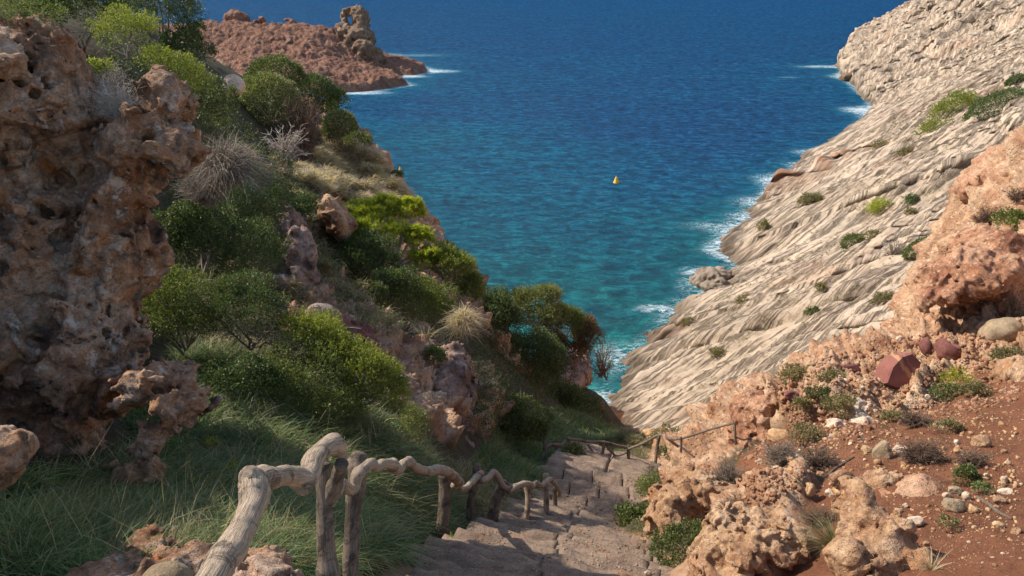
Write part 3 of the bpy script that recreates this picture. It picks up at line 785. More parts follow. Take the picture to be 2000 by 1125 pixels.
rock("flat_boulder", "low rough brown boulder lying under the near handrail", "rock", [ell(300, 1140, 4.5, 160, 62, .5), ell(470, 1150, 4.5, 110, 60, .5), ell(280, 1090, 4.7, 70, 38, .4)], [],
     h=.016, mat=M['big'], lump=.06, lsc=2.6, pits=((6, .06, .5), (14, .03, .5)), fine=.006, seed=3, k=.08)
rock("weathered_stone", "smooth grey rounded stone at the bottom edge beside the handrail", "rock", [ell(325, 1135, 4.1, 46, 34, .14)], [], h=.010, mat=M['olive'], lump=.01, lsc=4, pits=(), fine=.002, blocks=(), seed=4)
rock("footing_rock", "reddish broken stone in the grass beneath the hook of the karst rock", "rock", [ell(262, 925, 6.25, 42, 26, .2, 15), ell(292, 915, 6.3, 22, 28, .15)], [], h=.012, mat=M['cong'], lump=.04, lsc=4, pits=((10, .04, .5),), fine=.005, seed=5, k=.05)
rock("pale_rock", "pale grey outcrop showing between the karst rock and the juniper", "rock", [ell(285, 560, 11, 46, 70, .5, 15), ell(250, 600, 10.8, 50, 40, .5)], [], h=.03, mat=M['grey'], lump=.10, lsc=1.6, pits=((5, .08, .5),), fine=.01, seed=6)
print("big rock", time.time() - T0)
# outcrops on the shaded left slope
rock("slope_outcrop", "ragged tan outcrop standing in the shrubs above the bright juniper", "rock", [ell(565, 450, 14.5, 26, 60, .4, -12), ell(590, 520, 14, 30, 70, .5, -8), ell(560, 560, 13.6, 30, 46, .4), ell(600, 380, 16, 22, 20, .4)], [], h=.035, mat=M['grey'], lump=.13, lsc=1.4, pits=((4.5, .13, .5), (11, .05, .5)), fine=.012, seed=7)
rock("shelf_outcrop", "brown overhanging outcrop lit along its edge below the dry grass", "rock", [ell(645, 415, 17.5, 34, 30, .6, 12), ell(665, 440, 17.4, 22, 26, .5)], [], h=.04, mat=M['cong'], lump=.13, lsc=1.3, pits=((4, .13, .5),), fine=.012, seed=8)
rock("cliff_outcrop", "purplish vertical cliff face with a knobbly rim above the handrail", "rock", [ell(880, 790, 13.2, 46, 90, .6, 3), ell(905, 750, 13.4, 26, 50, .6), ell(845, 745, 13.2, 46, 30, .6), ell(880, 870, 12.9, 46, 50, .5), ell(915, 810, 13.2, 16, 34, .3), ell(890, 690, 14, 24, 24, .4)], [ell(870, 850, 12.45, 10, 30, .2)], h=.03, mat=M['grey'], lump=.12, lsc=1.6, pits=((4, .12, .5), (10, .06, .5)), fine=.012, seed=9, ridge=.05)
rock("domed_boulder", "smooth grey dome of rock behind the bright juniper", "rock", [ell(628, 618, 11.8, 34, 24, .35, 12), ell(650, 640, 11.9, 20, 22, .3)], [], h=.025, mat=M['grey'], lump=.05, lsc=1.6, pits=((6, .03, .5),), fine=.006, blocks=(), seed=10)
rock("red_ledge", "dark red slabby rock running down beside the bright juniper", "rock", [ell(690, 655, 12.3, 60, 30, .5, 30), ell(740, 720, 12, 48, 26, .4, 38), ell(720, 690, 12.1, 30, 24, .4, 30)], [], h=.03, mat=M['maroon'], lump=.12, lsc=1.6, pits=((5, .08, .5),), fine=.01, seed=11, ridge=.05)
rock("gully_rock", "broken grey brown rock rib on the slope above the cliff face", "rock", [ell(790, 700, 13.5, 44, 24, .5, 30), ell(835, 690, 14.3, 26, 26, .4), ell(800, 660, 14.6, 30, 22, .4), ell(760, 760, 12.2, 40, 30, .4, 35)], [], h=.03, mat=M['grey'], lump=.13, lsc=1.6, pits=((4.5, .11, .5), (10, .05, .5)), fine=.01, seed=12)
rock("seaward_rock", "purplish rock flank dropping to the water under the central bushes", "rock", [ell(1090, 760, 33, 42, 40, 2.0, 30), ell(1130, 780, 36, 26, 46, 1.6), ell(1110, 720, 34, 40, 40, 1.6)], [], h=.10, mat=M['grey'], lump=.30, lsc=.6, pits=((1.6, .25, .5),), fine=.02, blocks=((1.2,.3),), seed=13)
rock("crest_rock", "dark red rock crest under the bright pine at the sea edge", "rock", [ell(845, 470, 24.5, 14, 24, .6, -30), ell(790, 420, 27, 26, 14, .7, 30), ell(730, 370, 29, 30, 10, .7, 30)], [], h=.06, mat=M['pen'], lump=.18, lsc=1, pits=((3, .15, .5),), fine=.02, blocks=((2.5,.15),), seed=14)
rock("white_boulder", "white topped block of stone between the round bush and the left slope", "rock", [ell(458, 160, 18.5, 19, 13, .2, 20), ell(453, 172, 18.5, 19, 15, .2)], [], h=.02, mat=M['stone'], lump=.03, lsc=2, pits=((3, .05, .5),), fine=.01, blocks=((2.5,.08),), seed=15)
# the slope on the right
rock("pitted_boulder", "big pitted tan boulder at the bottom beside the stairway, lit from the left", "rock", [ell(1465, 1070, 6.6, 98, 74, .5, -6), ell(1400, 1100, 6.6, 46, 46, .35), ell(1540, 1090, 6.6, 36, 60, .4), ell(1470, 1160, 6.4, 110, 60, .5)], [ell(1390, 1062, 6.1, 10, 9, .08)],
     h=.012, mat=M['cong'], lump=.06, lsc=2.2, pits=((5.5, .10, .55), (13, .05, .42)), fine=.008, seed=16, k=.08, ridge=.02)
rock("horned_rock", "smooth hollowed rock with a pointed horn standing in the red dirt", "rock", [ell(1672, 972, 6.1, 22, 44, .2, -6), ell(1692, 1030, 5.9, 42, 44, .22, 12), ell(1700, 1090, 5.7, 62, 48, .28), ell(1742, 1050, 5.7, 18, 44, .15, -26), ell(1775, 1100, 5.6, 36, 32, .2), ell(1757, 1018, 5.65, 8, 24, .08, -18), ell(1655, 1090, 5.6, 30, 40, .2), ell(1650, 945, 6.3, 20, 16, .14)], [ell(1655, 1030, 5.6, 14, 14, .1), ell(1706, 1090, 5.4, 26, 12, .12), ell(1722, 1012, 5.6, 14, 20, .12), ell(1668, 990, 5.75, 8, 20, .08)],
     h=.012, mat=M['cong'], lump=.045, lsc=3, pits=((7, .05, .5),), fine=.004, blocks=((6,.045),(14,.025)), seed=17, k=.07)
rock("path_rock", "crumbly tan rock with an overgrown hollow on the right edge of the stairway", "rock", [ell(1310, 1010, 9.4, 42, 46, .5), ell(1370, 970, 9.6, 50, 40, .5, -20), ell(1420, 985, 9.4, 60, 34, .5), ell(1335, 940, 10.5, 30, 26, .4)], [ell(1385, 1010, 8.75, 28, 14, .2)],
     h=.022, mat=M['cong'], lump=.10, lsc=2, pits=((5, .11, .5), (12, .05, .45)), fine=.01, seed=18, k=.10)
rock("pinnacle_rock", "upright spongy rock with a black shaded hollow beside the pale slope", "rock", [ell(1480, 820, 11.6, 40, 50, .5), ell(1455, 880, 11.4, 24, 60, .4, -4), ell(1505, 800, 11.3, 14, 34, .3), ell(1480, 930, 10.5, 22, 70, .4, -6), ell(1510, 850, 11.3, 44, 16, .4)], [ell(1517, 818, 11.05, 10, 34, .3, 4)],
     h=.025, mat=M['pink'], lump=.12, lsc=1.9, pits=((4.5, .12, .5), (11, .05, .45)), fine=.01, seed=19, k=.10)
rock("brow_rock", "pink conglomerate brow overhanging a dark hollow high on the right", "rock", [ell(1890, 545, 13.0, 88, 56, .8, -6), ell(1830, 575, 12.7, 30, 26, .4), ell(1940, 500, 13.4, 70, 56, .8), ell(1945, 590, 12.9, 44, 34, .6, -50), ell(1870, 650, 13.6, 80, 50, .6)], [ell(1895, 605, 12.2, 44, 15, .45, 12), ell(1960, 640, 12.4, 20, 40, .5, -40)],
     h=.03, mat=M['pink'], lump=.14, lsc=1.3, pits=((3.6, .13, .5), (9, .06, .45)), fine=.012, seed=20, k=.15)
rock("dome_rock", "smooth orange rock dome at the top right against the pale slope", "rock", [ell(1985, 330, 19.5, 84, 48, 1.2, -12), ell(1950, 370, 19, 60, 50, 1.0), ell(2040, 300, 19.5, 90, 34, 1.2)], [], h=.06, mat=M['pink'], lump=.14, lsc=.9, pits=((2.6, .10, .55),), fine=.012, blocks=((2.0,.22),(5,.10)), seed=21)
rock("low_rock", "rounded conglomerate hump above the lower handrail bend", "rock", [ell(1375, 890, 13.6, 46, 36, .6, -14), ell(1330, 915, 13.4, 26, 22, .4), ell(1420, 900, 12.8, 30, 40, .5)], [], h=.03, mat=M['cong'], lump=.12, lsc=1.8, pits=((5, .1, .5),), fine=.01, seed=22)
rock("rust_boulder", "rust red boulder behind the lower handrail", "rock", [ell(1345, 868, 17.0, 24, 22, .4), ell(1360, 880, 16.6, 30, 20, .4)], [], h=.03, mat=M['maroon'], lump=.07, lsc=2, pits=((5, .05, .5),), fine=.006, seed=23)
rock("apricot_boulder", "small apricot boulder at the foot of the pale slope beyond the handrail", "rock", [ell(1268, 848, 20, 14, 9, .25)], [], h=.03, mat=M['ochre'], lump=.05, lsc=2, pits=(), fine=.006, seed=24)
rock("golden_boulder", "small golden boulder in the grass left of the apricot one", "rock", [ell(1215, 858, 20, 12, 7, .25, 10)], [], h=.03, mat=M['ochre'], lump=.05, lsc=2, pits=(), fine=.006, seed=25)
rock("tan_boulder", "rounded ochre boulder with a dark right face above the pitted boulder", "rock", [ell(1540, 965, 8.0, 34, 30, .2, 4)], [ell(1585, 985, 7.9, 16, 30, .3)], h=.015, mat=M['ochre'], lump=.05, lsc=3, pits=((9, .03, .5),), fine=.006, seed=26)
rock("split_boulder", "broad smooth pinkish boulder split along its left side in the dirt", "rock", [ell(1795, 965, 6.9, 50, 32, .25), ell(1745, 975, 6.9, 44, 20, .25)], [ell(1852, 975, 6.8, 8, 34, .3, -8)], h=.014, mat=M['pink'], lump=.04, lsc=2.4, pits=((8, .02, .6),), fine=.004, blocks=(), seed=27, k=.08)
rock("notched_rock", "jagged pink rock with a black notch leaning on the broad boulder", "rock", [ell(1725, 945, 7.1, 40, 18, .18, -8), ell(1690, 955, 7.1, 26, 16, .15), ell(1660, 985, 6.9, 34, 22, .18, -30), ell(1700, 980, 7.0, 40, 16, .15)], [ell(1738, 950, 6.9, 11, 9, .1)], h=.012, mat=M['cong'], lump=.045, lsc=4, pits=((10, .045, .5),), fine=.006, seed=28, k=.05)
rock("cream_boulder", "long cream boulder poking in at the right edge", "rock", [ell(1995, 990, 6.6, 42, 22, .2, -14)], [], h=.012, mat=M['stone'], lump=.025, lsc=3, pits=((9, .02, .5),), fine=.004, blocks=(), seed=29)
rock("olive_boulder", "smooth olive brown boulder under the overhang at the right", "rock", [ell(1953, 648, 12.2, 42, 25, .35, -18)], [], h=.02, mat=M['olive'], lump=.04, lsc=1.6, pits=((5, .015, .5),), fine=.004, blocks=(), seed=30)
rock("rounded_boulder", "round maroon boulder set in the pink rock right of the streaked slab", "rock", [ell(1848, 685, 12.2, 25, 25, .25)], [ell(1880, 650, 12.0, 22, 30, .5, 20), ell(1860, 655, 11.75, 40, 12, .3)], h=.018, mat=M['maroon'], lump=.03, lsc=1.6, pits=(), fine=.003, blocks=(), seed=31)
rock("maroon_stone", "smaller maroon stone touching the round maroon boulder on its left", "rock", [ell(1808, 675, 12.4, 11, 18, .15)], [], h=.016, mat=M['maroon'], lump=.03, lsc=2, pits=(), fine=.003, blocks=(), seed=32)
rock("edge_rock", "tan knobbly rock at the right edge below the fennel slope", "rock", [ell(1995, 730, 10.4, 46, 36, .4), ell(2010, 760, 10.2, 40, 30, .4)], [], h=.022, mat=M['cong'], lump=.09, lsc=2, pits=((6, .07, .5),), fine=.008, seed=33)
rock("crest_boulder", "whitish stacked boulder with mottled top above the dirt bank", "rock", [ell(1668, 800, 10.4, 34, 26, .3), ell(1655, 762, 11, 24, 20, .25), ell(1690, 828, 9.9, 34, 18, .25)], [], h=.02, mat=M['stone'], lump=.07, lsc=2.6, pits=((7, .05, .5),), fine=.008, seed=34)
rock("hooded_stone", "pale hooded stone standing in the scrub above the dirt bank", "rock", [ell(1630, 845, 9.8, 17, 26, .18, -8), ell(1648, 840, 9.9, 22, 12, .18), ell(1640, 870, 9.6, 22, 18, .2)], [], h=.015, mat=M['stone'], lump=.04, lsc=3.5, pits=((9, .04, .5),), fine=.006, seed=35, k=.05)
def slab_stone():
    c = P(1766, 728, 10.7); w, hh, t = .33, .27, .12
    ex = np.array([1, 0.1, 0.0]); ez = np.array([0, .45, .9]); ex = ex / np.linalg.norm(ex); ez = ez / np.linalg.norm(ez); ey = np.cross(ez, ex)
    out = [(-1, -.45), (-.72, .35), (-.30, .85), (.18, 1.0), (.55, .5), (1.0, -.42), (.62, -.95), (-.2, -.9)]
    pts, n = [], len(out)
    for s, (k, dd) in enumerate(((.93, -t), (1, -t * .7), (1, t), (1, t * 2))):
        for (a, b) in out:
            pts.append(c + ex * a * w * k + ez * b * hh * k + ey * -1 * (-dd))
    F4 = []
    for s in range(3):
        for i in range(n): F4.append((s * n + i, s * n + (i + 1) % n, (s + 1) * n + (i + 1) % n, (s + 1) * n + i))
    me = bpy.data.meshes.new("streaked_slab"); org = c
    me.from_pydata([tuple(p - org) for p in pts], [], F4 + [tuple(range(n))[::-1], tuple(range(3 * n, 4 * n))])
    me.materials.append(M['streak']); o = bpy.data.objects.new("streaked_slab", me); C.objects.link(o); o.location = org
    tag(o, "flat maroon sandstone slab crossed by a pale orange streak", "rock")
slab_stone()
print("right rocks", time.time() - T0)
# rocks on the shore and the peninsula
rock("shore_rock", "rounded pale sea rock standing off the shore in the notch", "rock", [ell(1383, 545, 70, 27, 24, 1.6), ell(1405, 540, 71, 20, 18, 1.5), ell(1395, 560, 69, 30, 18, 1.5)], [], h=.10, mat=M['slab'], lump=.30, lsc=.6, pits=((1.6, .25, .5),), fine=.03, blocks=((.9,.35),(2.2,.14)), seed=36)
rock("sea_arch", "eroded rock stack pierced by a small arch on the red peninsula", "rock",
     [ell(688, 112, 190, 44, 32, 5), ell(700, 80, 190, 34, 30, 4.2), ell(676, 70, 190, 24, 18, 3.5), ell(715, 105, 189, 34, 28, 5, 20), ell(676, 58, 190, 22, 11, 3), ell(706, 46, 190, 17, 28, 3.0), ell(699, 27, 190, 19, 13, 2.4), ell(682, 22, 190, 13, 7, 1.8), ell(672, 30, 190, 5, 6, 1.4), ell(674, 44, 190, 5.5, 14, 1.6), ell(716, 90, 190, 14, 20, 3), ell(740, 118, 190, 22, 12, 3, 25), ell(706, 62, 190, 16, 18, 2.8)],
     [ell(683.5, 40, 190, 3.4, 9, 9), ell(742, 88, 190, 12, 14, 6)], h=.22, mat=M['arch'], lump=.32, lsc=.35, pits=((.9, .5, .5),), fine=.06, blocks=((.5,.7),(1.3,.35)), seed=37, k=.5)
rock("table_rock", "flat topped red rock stack at the left end of the peninsula ridge", "rock", [ell(464, 40, 196, 24, 15, 4), ell(463, 32, 196, 18, 8, 3), ell(470, 55, 195, 40, 12, 4), ell(505, 44, 196, 12, 7, 2)], [], h=.25, mat=M['pen'], lump=.5, lsc=.3, pits=((.9, .5, .5),), fine=.06, blocks=((.5,.7),(1.3,.35)), seed=38, k=.5)
rock("stub_rock", "notched red rock stub in the middle of the peninsula ridge", "rock", [ell(571, 50, 195, 11, 12, 2), ell(580, 58, 195, 16, 8, 2.4), ell(565, 40, 195, 6, 5, 1.2)], [], h=.22, mat=M['pen'], lump=.4, lsc=.35, pits=((.9, .4, .5),), fine=.05, blocks=((.5,.7),(1.3,.35)), seed=39, k=.4)
rock("perched_rock", "small round rock perched alone on the peninsula skyline", "rock", [ell(625, 68, 192, 7, 7, .9)], [], h=.16, mat=M['arch'], lump=.2, lsc=.6, pits=(), fine=.05, blocks=(), seed=40)
for i, (u, v, r_) in enumerate([(548, 44, 7), (530, 73, 6), (565, 78, 8), (595, 86, 5), (612, 82, 5), (420, 72, 6)]):
    pass
print("rocks", time.time() - T0)

rock("headland_spur", "dark brown rocky spur at the far tip of the pale headland", "rock", [ell(1668, 120, 199, 36, 10, 5, -16), ell(1700, 100, 200, 34, 14, 5, -26), ell(1728, 84, 202, 22, 12, 5, -30)], [], h=.3, mat=M['arch'], lump=.6, lsc=.25, pits=((.6, .5, .5),), fine=.06, blocks=((.35, 1.0), (.9, .5)), seed=41, k=.5)
rock("foot_rock", "low brown rock awash at the foot of the headland spur", "rock", [ell(1655, 150, 178, 14, 8, 2.2), ell(1690, 185, 160, 12, 10, 2)], [], h=.22, mat=M['arch'], lump=.4, lsc=.35, pits=((.8, .4, .5),), fine=.05, blocks=((.6, .5),), seed=42, k=.5)

# ------------------------------------------------------------------ stairway and landing
def stair_material():
    m = Mat("worn_stair_stone", 0.92, 0.2)
    co = m.coord()
    a = m.noise(co, 3.0, 6, 0.65); b = m.noise(co, 22, 6, 0.7)
    col = m.ramp(a, [(0.3, (0.16, 0.107, 0.076)), (0.5, (0.27, 0.19, 0.135)), (0.7, (0.37, 0.26, 0.18))])
    col = m.mix(0.6, col, m.ramp(b, [(0.3, (0.5, 0.48, 0.46)), (0.6, (1, 1, 1)), (0.8, (1.3, 1.28, 1.24))]), 'MULTIPLY')
    col = m.mix(m.ramp(m.noise(co, 1.7, 5, .7), [(0.58, 0.0), (0.68, 0.6)]), col, (0.34, 0.17, 0.09))
    nb = m.bump(m.math('ADD', a, b), 0.03); nb = m.bump(m.noise(co, 70, 3), 0.006, 1, nb)
    return m.out(col, nb)
M['stair'] = stair_material()
def stair_block(vlist, flist, c, hx, hy, ztop, thick, nrm_seed, wid, dep):
    """a rough slab centred on c, hx across and hy forward unit vectors; appended to the lists"""
    nu, nv = max(8, int(wid / .05)), max(5, int(dep / .05))
    U, Vv = np.meshgrid(np.linspace(-.5, .5, nu), np.linspace(-.5, .5, nv), indexing='ij')
    g = np.stack([c[0] + hx[0] * U * wid + hy[0] * Vv * dep, c[1] + hx[1] * U * wid + hy[1] * Vv * dep, np.full(U.shape, ztop)], -1).reshape(-1, 3)
    wob = fbm(g, 3.2, 3, nrm_seed)
    g[:, 0] += hy[0] * .05 * wob; g[:, 1] += hy[1] * .05 * wob
    g[:, 2] += 0.018 * fbm(g, 5, 4, nrm_seed + 5) - .012
    edge = np.maximum(np.abs(U), 0).ravel() * 0 + np.clip((Vv.ravel() - .38) / .12, 0, 1)
    g[:, 2] -= edge ** 2 * .018 * (1 + .8 * noise(g, 9, 3))
    base = sum(len(x) for x in vlist)
    low = g.copy(); low[:, 2] -= thick
    F = grid_faces(nu, nv)
    top = F[:, ::-1]; rim = list(range(0, nv)) + [i * nv + nv - 1 for i in range(1, nu)] + [(nu - 1) * nv + j for j in range(nv - 2, -1, -1)] + [i * nv for i in range(nu - 2, 0, -1)]
    n = len(g); rim = np.array(rim); rn = np.roll(rim, -1)
    side = np.stack([rim, rn, rn + n, rim + n], 1)
    vlist += [g, low]; flist += [top + base, side + base, F + n + base]
vl, fl = [], []
# main flight: treads square to the heading, veering a little to the right
k = 0; y = 2.0
while y < 9.35:
    xc = 0.155 * y - 0.12
    hd = R(10 + 1.2 * y); hy = np.array([math.sin(hd), math.cos(hd)]); hx = np.array([hy[1], -hy[0]])
    wid = 2.6 + 0.25 * math.sin(y * 1.7) + (0.5 if 4.5 < y < 6.8 else 0)
    w3 = [wid * .36, wid * .34, wid * .33]; off = -wid / 2
    for j in range(3):
        ww = w3[(j + k) % 3]; cc = np.array([xc, y]) + hx * (off + ww / 2); off += ww + .006
        stair_block(vl, fl, cc, hx, hy, stair_z(y) + 0.02 * random.uniform(-1, 1), .32, 400 + 7 * k + j, ww, .40)
    y += 0.33; k += 1
# lower flight beyond the landing
for k in range(11):
    t = k / 10; yy = 10.95 + 3.1 * t; zz = 19.02 - 1.75 * t
    hd = R(18 + 10 * t); hy = np.array([math.sin(hd), math.cos(hd)]); hx = np.array([hy[1], -hy[0]])
    xc = 1.55 + .12 * (yy - 10.95) * 1.4
    for j, ox in enumerate((-.42, .42)):
        stair_block(vl, fl, np.array([xc, yy]) + hx * ox * 1.25, hx, hy, zz, .3, 600 + k * 3 + j, .99, .36)
st = mesh_np("stairway", np.vstack(vl), np.vstack(fl), M['stair'], True)
tag(st, "worn stone steps leading down between the rocks", kind="structure")
# flagstones of the landing, each a flat slab in the path
vl, fl = [], []
rows = [(9.62, 19.40, .52, .54), (10.13, 19.28, .45, .46), (10.60, 19.16, .50, .48)]
for ri, (yy, zz, dp, wd) in enumerate(rows):
    for j in range(-2, 3):
        hd = R(9); hy = np.array([math.sin(hd), math.cos(hd)]); hx = np.array([hy[1], -hy[0]])
        cc = np.array([1.38 + (yy - 9.6) * .16, yy]) + hx * (j * wd + .12 * (ri % 2))
        nu = 12; U, Vv = np.meshgrid(np.linspace(-.5, .5, nu), np.linspace(-.5, .5, nu), indexing='ij')
        stair_block(vl, fl, cc, hx, hy, zz + random.uniform(-.006, .006), .2, 700 + ri * 9 + j, wd - .018, dp - .016)
ld = mesh_np("stone_landing", np.vstack(vl), np.vstack(fl), M['stair'], True)
tag(ld, "square flagstones of the landing between the flights", kind="structure")
BV_ST = bvh_of(st); BV_LD = bvh_of(ld)
ALLG = (BV_G, BV_S, BV_P, BV_ST, BV_LD)

# ------------------------------------------------------------------ rustic handrails
def wood(name, pale, dark, bark=0.45):
    m = Mat(name, 0.75, 0.3)
    co = m.coord((1, 1, 1), obj=True); al = m.attr("along"); ar = m.attr("around")
    cx = m.n("CombineXYZ"); m.l(m.math('MULTIPLY', al, 1.6), cx.inputs[0]); m.l(m.math('MULTIPLY', ar, 14.0), cx.inputs[1])
    grain = m.noise(cx.outputs[0], 2.2, 6, 0.65, 0.4)
    a = m.noise(co, 7.0, 6, 0.7, 0.6)
    col = m.ramp(grain, [(0.3, tuple(c * .72 for c in pale)), (0.6, pale), (0.8, tuple(min(1, c * 1.15) for c in pale))])
    cr = m.n("CombineXYZ"); m.l(m.math('MULTIPLY', al, 11.0), cr.inputs[0]); m.l(m.math('MULTIPLY', ar, 1.4), cr.inputs[1])
    rings = m.noise(cr.outputs[0], 1.3, 5, 0.7, 0.8)
    mask = m.math('MAXIMUM', m.ramp(a, [(0.60 - 0.16 * bark, 0.0), (0.66 - 0.12 * bark, 1.0)]), m.ramp(rings, [(0.62, 0.0), (0.67, .8)]))
    col = m.mix(m.math('MULTIPLY', mask, 0.8), col, dark)
    crack = m.ramp(m.math('ABSOLUTE', m.math('SUBTRACT', grain, 0.5)), [(0.0, 1.0), (0.018, 0.0)])
    col = m.mix(m.math('MULTIPLY', crack, 0.5), col, (0.05, 0.035, 0.025))
    h = m.math('SUBTRACT', m.math('ADD', m.math('MULTIPLY', grain, 0.8), m.math('MULTIPLY', a, 1.2)), m.math('MULTIPLY', crack, 0.5))
    return m.out(col, m.bump(m.math('ADD', h, m.math('MULTIPLY', mask, .35)), 0.012))
M['rail'] = wood("bleached_wood", (0.52, 0.385, 0.265), (0.13, 0.085, 0.055), .4)
M['post'] = wood("barked_wood", (0.27, 0.20, 0.14), (0.075, 0.055, 0.04), .75)
M['thin'] = wood("weathered_branch", (0.30, 0.22, 0.16), (0.10, 0.07, 0.05), .5)
def catmull(pts, n):
    p = np.vstack([2 * pts[0] - pts[1], pts, 2 * pts[-1] - pts[-2]]); out = []
    for i in range(1, len(p) - 2):
        for t in np.linspace(0, 1, n, endpoint=False):
            out.append(.5 * ((2 * p[i]) + (-p[i - 1] + p[i + 1]) * t + (2 * p[i - 1] - 5 * p[i] + 4 * p[i + 1] - p[i + 2]) * t * t + (-p[i - 1] + 3 * p[i] - 3 * p[i + 1] + p[i + 2]) * t ** 3))
    out.append(p[-2]); return np.array(out)
def limb(name, pts, radii, mat, parent=None, seed=0, ring=20, n=10, knob=0.10, knots=()):
    """a crooked branch: pts K x 3, radius at each"""
    pts = np.array(pts, float); radii = np.array(radii, float)
    c = catmull(pts, n); r = np.interp(np.linspace(0, 1, len(c)), np.linspace(0, 1, len(radii)), radii)
    seg = np.linalg.norm(np.diff(c, axis=0), axis=1); al = np.concatenate([[0], np.cumsum(seg)])
    T = np.gradient(c, axis=0); T /= np.linalg.norm(T, axis=1)[:, None] + 1e-9
    nrm = np.cross(T[0], [0.3, 0.2, 1.0]); nrm /= np.linalg.norm(nrm); Ns = [nrm]
    for i in range(1, len(c)):
        v = Ns[-1] - T[i] * (Ns[-1] @ T[i]); v /= np.linalg.norm(v) + 1e-9; Ns.append(v)
    Ns = np.array(Ns); Bs = np.cross(T, Ns)
    th = np.linspace(0, 2 * math.pi, ring, endpoint=False)
    rk = np.random.default_rng(seed + 50)
    for _ in range(max(2, int(al[-1] / (r.mean() * 7)))):     # swellings where side branches were cut
        x0 = rk.uniform(0, al[-1]); r = r * (1 + rk.uniform(.08, .24) * np.exp(-((al - x0) / (r.mean() * .9)) ** 2))
    dirs = Ns[:, None] * np.cos(th)[None, :, None] + Bs[:, None] * np.sin(th)[None, :, None]
    V = (c[:, None] + dirs * r[:, None, None]).reshape(-1, 3)
    rr = np.repeat(r, ring)
    d = rr * knob * (1.1 * noise(V, .55 / r.mean() / 3, seed) + .7 * noise(V, .55 / r.mean(), seed + 3) + .35 * noise(V, 1.6 / r.mean(), seed + 5))
    V = V + dirs.reshape(-1, 3) * d[:, None]
    nr = len(c); i = np.arange(nr - 1)[:, None] * ring; j = np.arange(ring)[None]
    F = np.stack([i + j, i + (j + 1) % ring, i + ring + (j + 1) % ring, i + ring + j], -1).reshape(-1, 4)
    # caps: slightly domed
    V = np.vstack([V, c[0] - T[0] * r[0] * .12, c[-1] + T[-1] * r[-1] * .12]); a, b = len(V) - 2, len(V) - 1
    jj = np.arange(ring)
    cap1 = np.stack([np.full(ring, a), (jj + 1) % ring, jj, np.full(ring, a)], 1); o2 = (nr - 1) * ring
    tri1 = np.stack([np.full(ring // 2, a), (jj[::2] + 2) % ring, jj[::2] + 1, jj[::2]], 1)
    tri2 = np.stack([np.full(ring // 2, b), o2 + jj[::2], o2 + jj[::2] + 1, o2 + (jj[::2] + 2) % ring], 1)
    F = np.vstack([F, tri1, tri2])
    ao = np.concatenate([np.repeat(al, ring), [0, al[-1]]]); ar = np.concatenate([np.tile(np.abs(th - math.pi) / math.pi, nr), [0, 0]])
    return mesh_np(name, V, F, mat, True, {"along": ao, "around": ar}, parent)
def px_limb(name, rows, mat, parent, seed=0, org=None, **kw):
    """rows: (u, v, radius px, depth)"""
    pts = [P(u, v, d) - org for (u, v, r, d) in rows]; rad = [r * d / FPX for (u, v, r, d) in rows]
    return limb(name, pts, rad, mat, parent, seed, **kw)
o1 = P(634, 1123, 3.5); org1 = np.array([o1[0], o1[1], stair_z(o1[1])])
rail1 = empty("rustic_railing", tuple(org1), "handrail of crooked bleached branches running down the left side of the near steps", "railing")
px_limb("rail", [(300, 1330, 40, 1.95), (360, 1220, 38, 2.05), (424, 1113, 31, 2.25), (454, 1064, 29, 2.4), (479, 1020, 26, 2.5), (498, 975, 25, 2.6), (500, 943, 29, 2.66), (535, 931, 22, 2.8), (568, 929, 20, 2.95), (592, 936, 22, 3.08), (606, 922, 19, 3.15), (613, 898, 17, 3.2), (630, 877, 18, 3.3), (650, 870, 18, 3.4), (664, 882, 14, 3.5), (668, 893, 11, 3.55)], M['rail'], rail1, 1, org1, ring=32, knob=.24)
px_limb("stub", [(508, 945, 17, 2.66), (492, 932, 19, 2.64), (480, 926, 15, 2.62)], M['rail'], rail1, 21, org1, ring=20, knob=.2)
px_limb("stub", [(604, 932, 15, 3.08), (596, 948, 15, 3.04), (588, 957, 12, 3.0)], M['rail'], rail1, 22, org1, ring=20, knob=.2)
px_limb("post", [(633, 905, 15, 3.5), (634, 983, 17, 3.5), (636, 1064, 18, 3.5), (641, 1123, 18, 3.5), (642, 1200, 19, 3.5), (642, 1290, 20, 3.5)], M['post'], rail1, 2, org1, ring=24, knob=.12)
px_limb("fork", [(640, 975, 11, 3.5), (655, 945, 14, 3.45), (663, 918, 13, 3.38), (668, 905, 13, 3.35)], M['post'], rail1, 3, org1, ring=20)
px_limb("post", [(703, 884, 14, 4.2), (698, 905, 18, 4.2), (697, 942, 17, 4.2), (692, 983, 17, 4.2), (688, 1037, 16, 4.2), (684, 1118, 15, 4.2), (680, 1225, 15, 4.2)], M['post'], rail1, 4, org1, ring=24, knob=.16)
px_limb("rail", [(655, 968, 11, 3.75), (668, 945, 11, 3.85), (684, 957, 11, 4.0), (693, 948, 10, 4.05), (698, 928, 11, 4.05), (712, 914, 11, 4.1), (727, 905, 11, 4.2), (735, 914, 9, 4.4), (747, 906, 9, 4.7), (766, 908, 9, 5.1), (777, 918, 9, 5.4), (789, 906, 9, 5.7), (800, 902, 9, 6.0), (812, 914, 9, 6.3), (838, 921, 9, 6.9), (855, 917, 10, 7.3), (877, 924, 10, 7.8), (898, 943, 9, 8.25)], M['rail'], rail1, 5, org1, ring=20, knob=.13, n=8)
px_limb("post", [(868, 928, 12, 8.3), (869, 960, 12, 8.3), (867, 1000, 12, 8.3), (862, 1040, 11, 8.3), (861, 1100, 12, 8.3)], M['post'], rail1, 6, org1, knob=.14)
px_limb("rail", [(885, 948, 6, 8.2), (906, 955, 6.5, 8.5), (921, 943, 6.5, 8.8), (932, 930, 6.5, 9.0), (941, 923, 5.5, 9.1)], M['rail'], rail1, 7, org1)
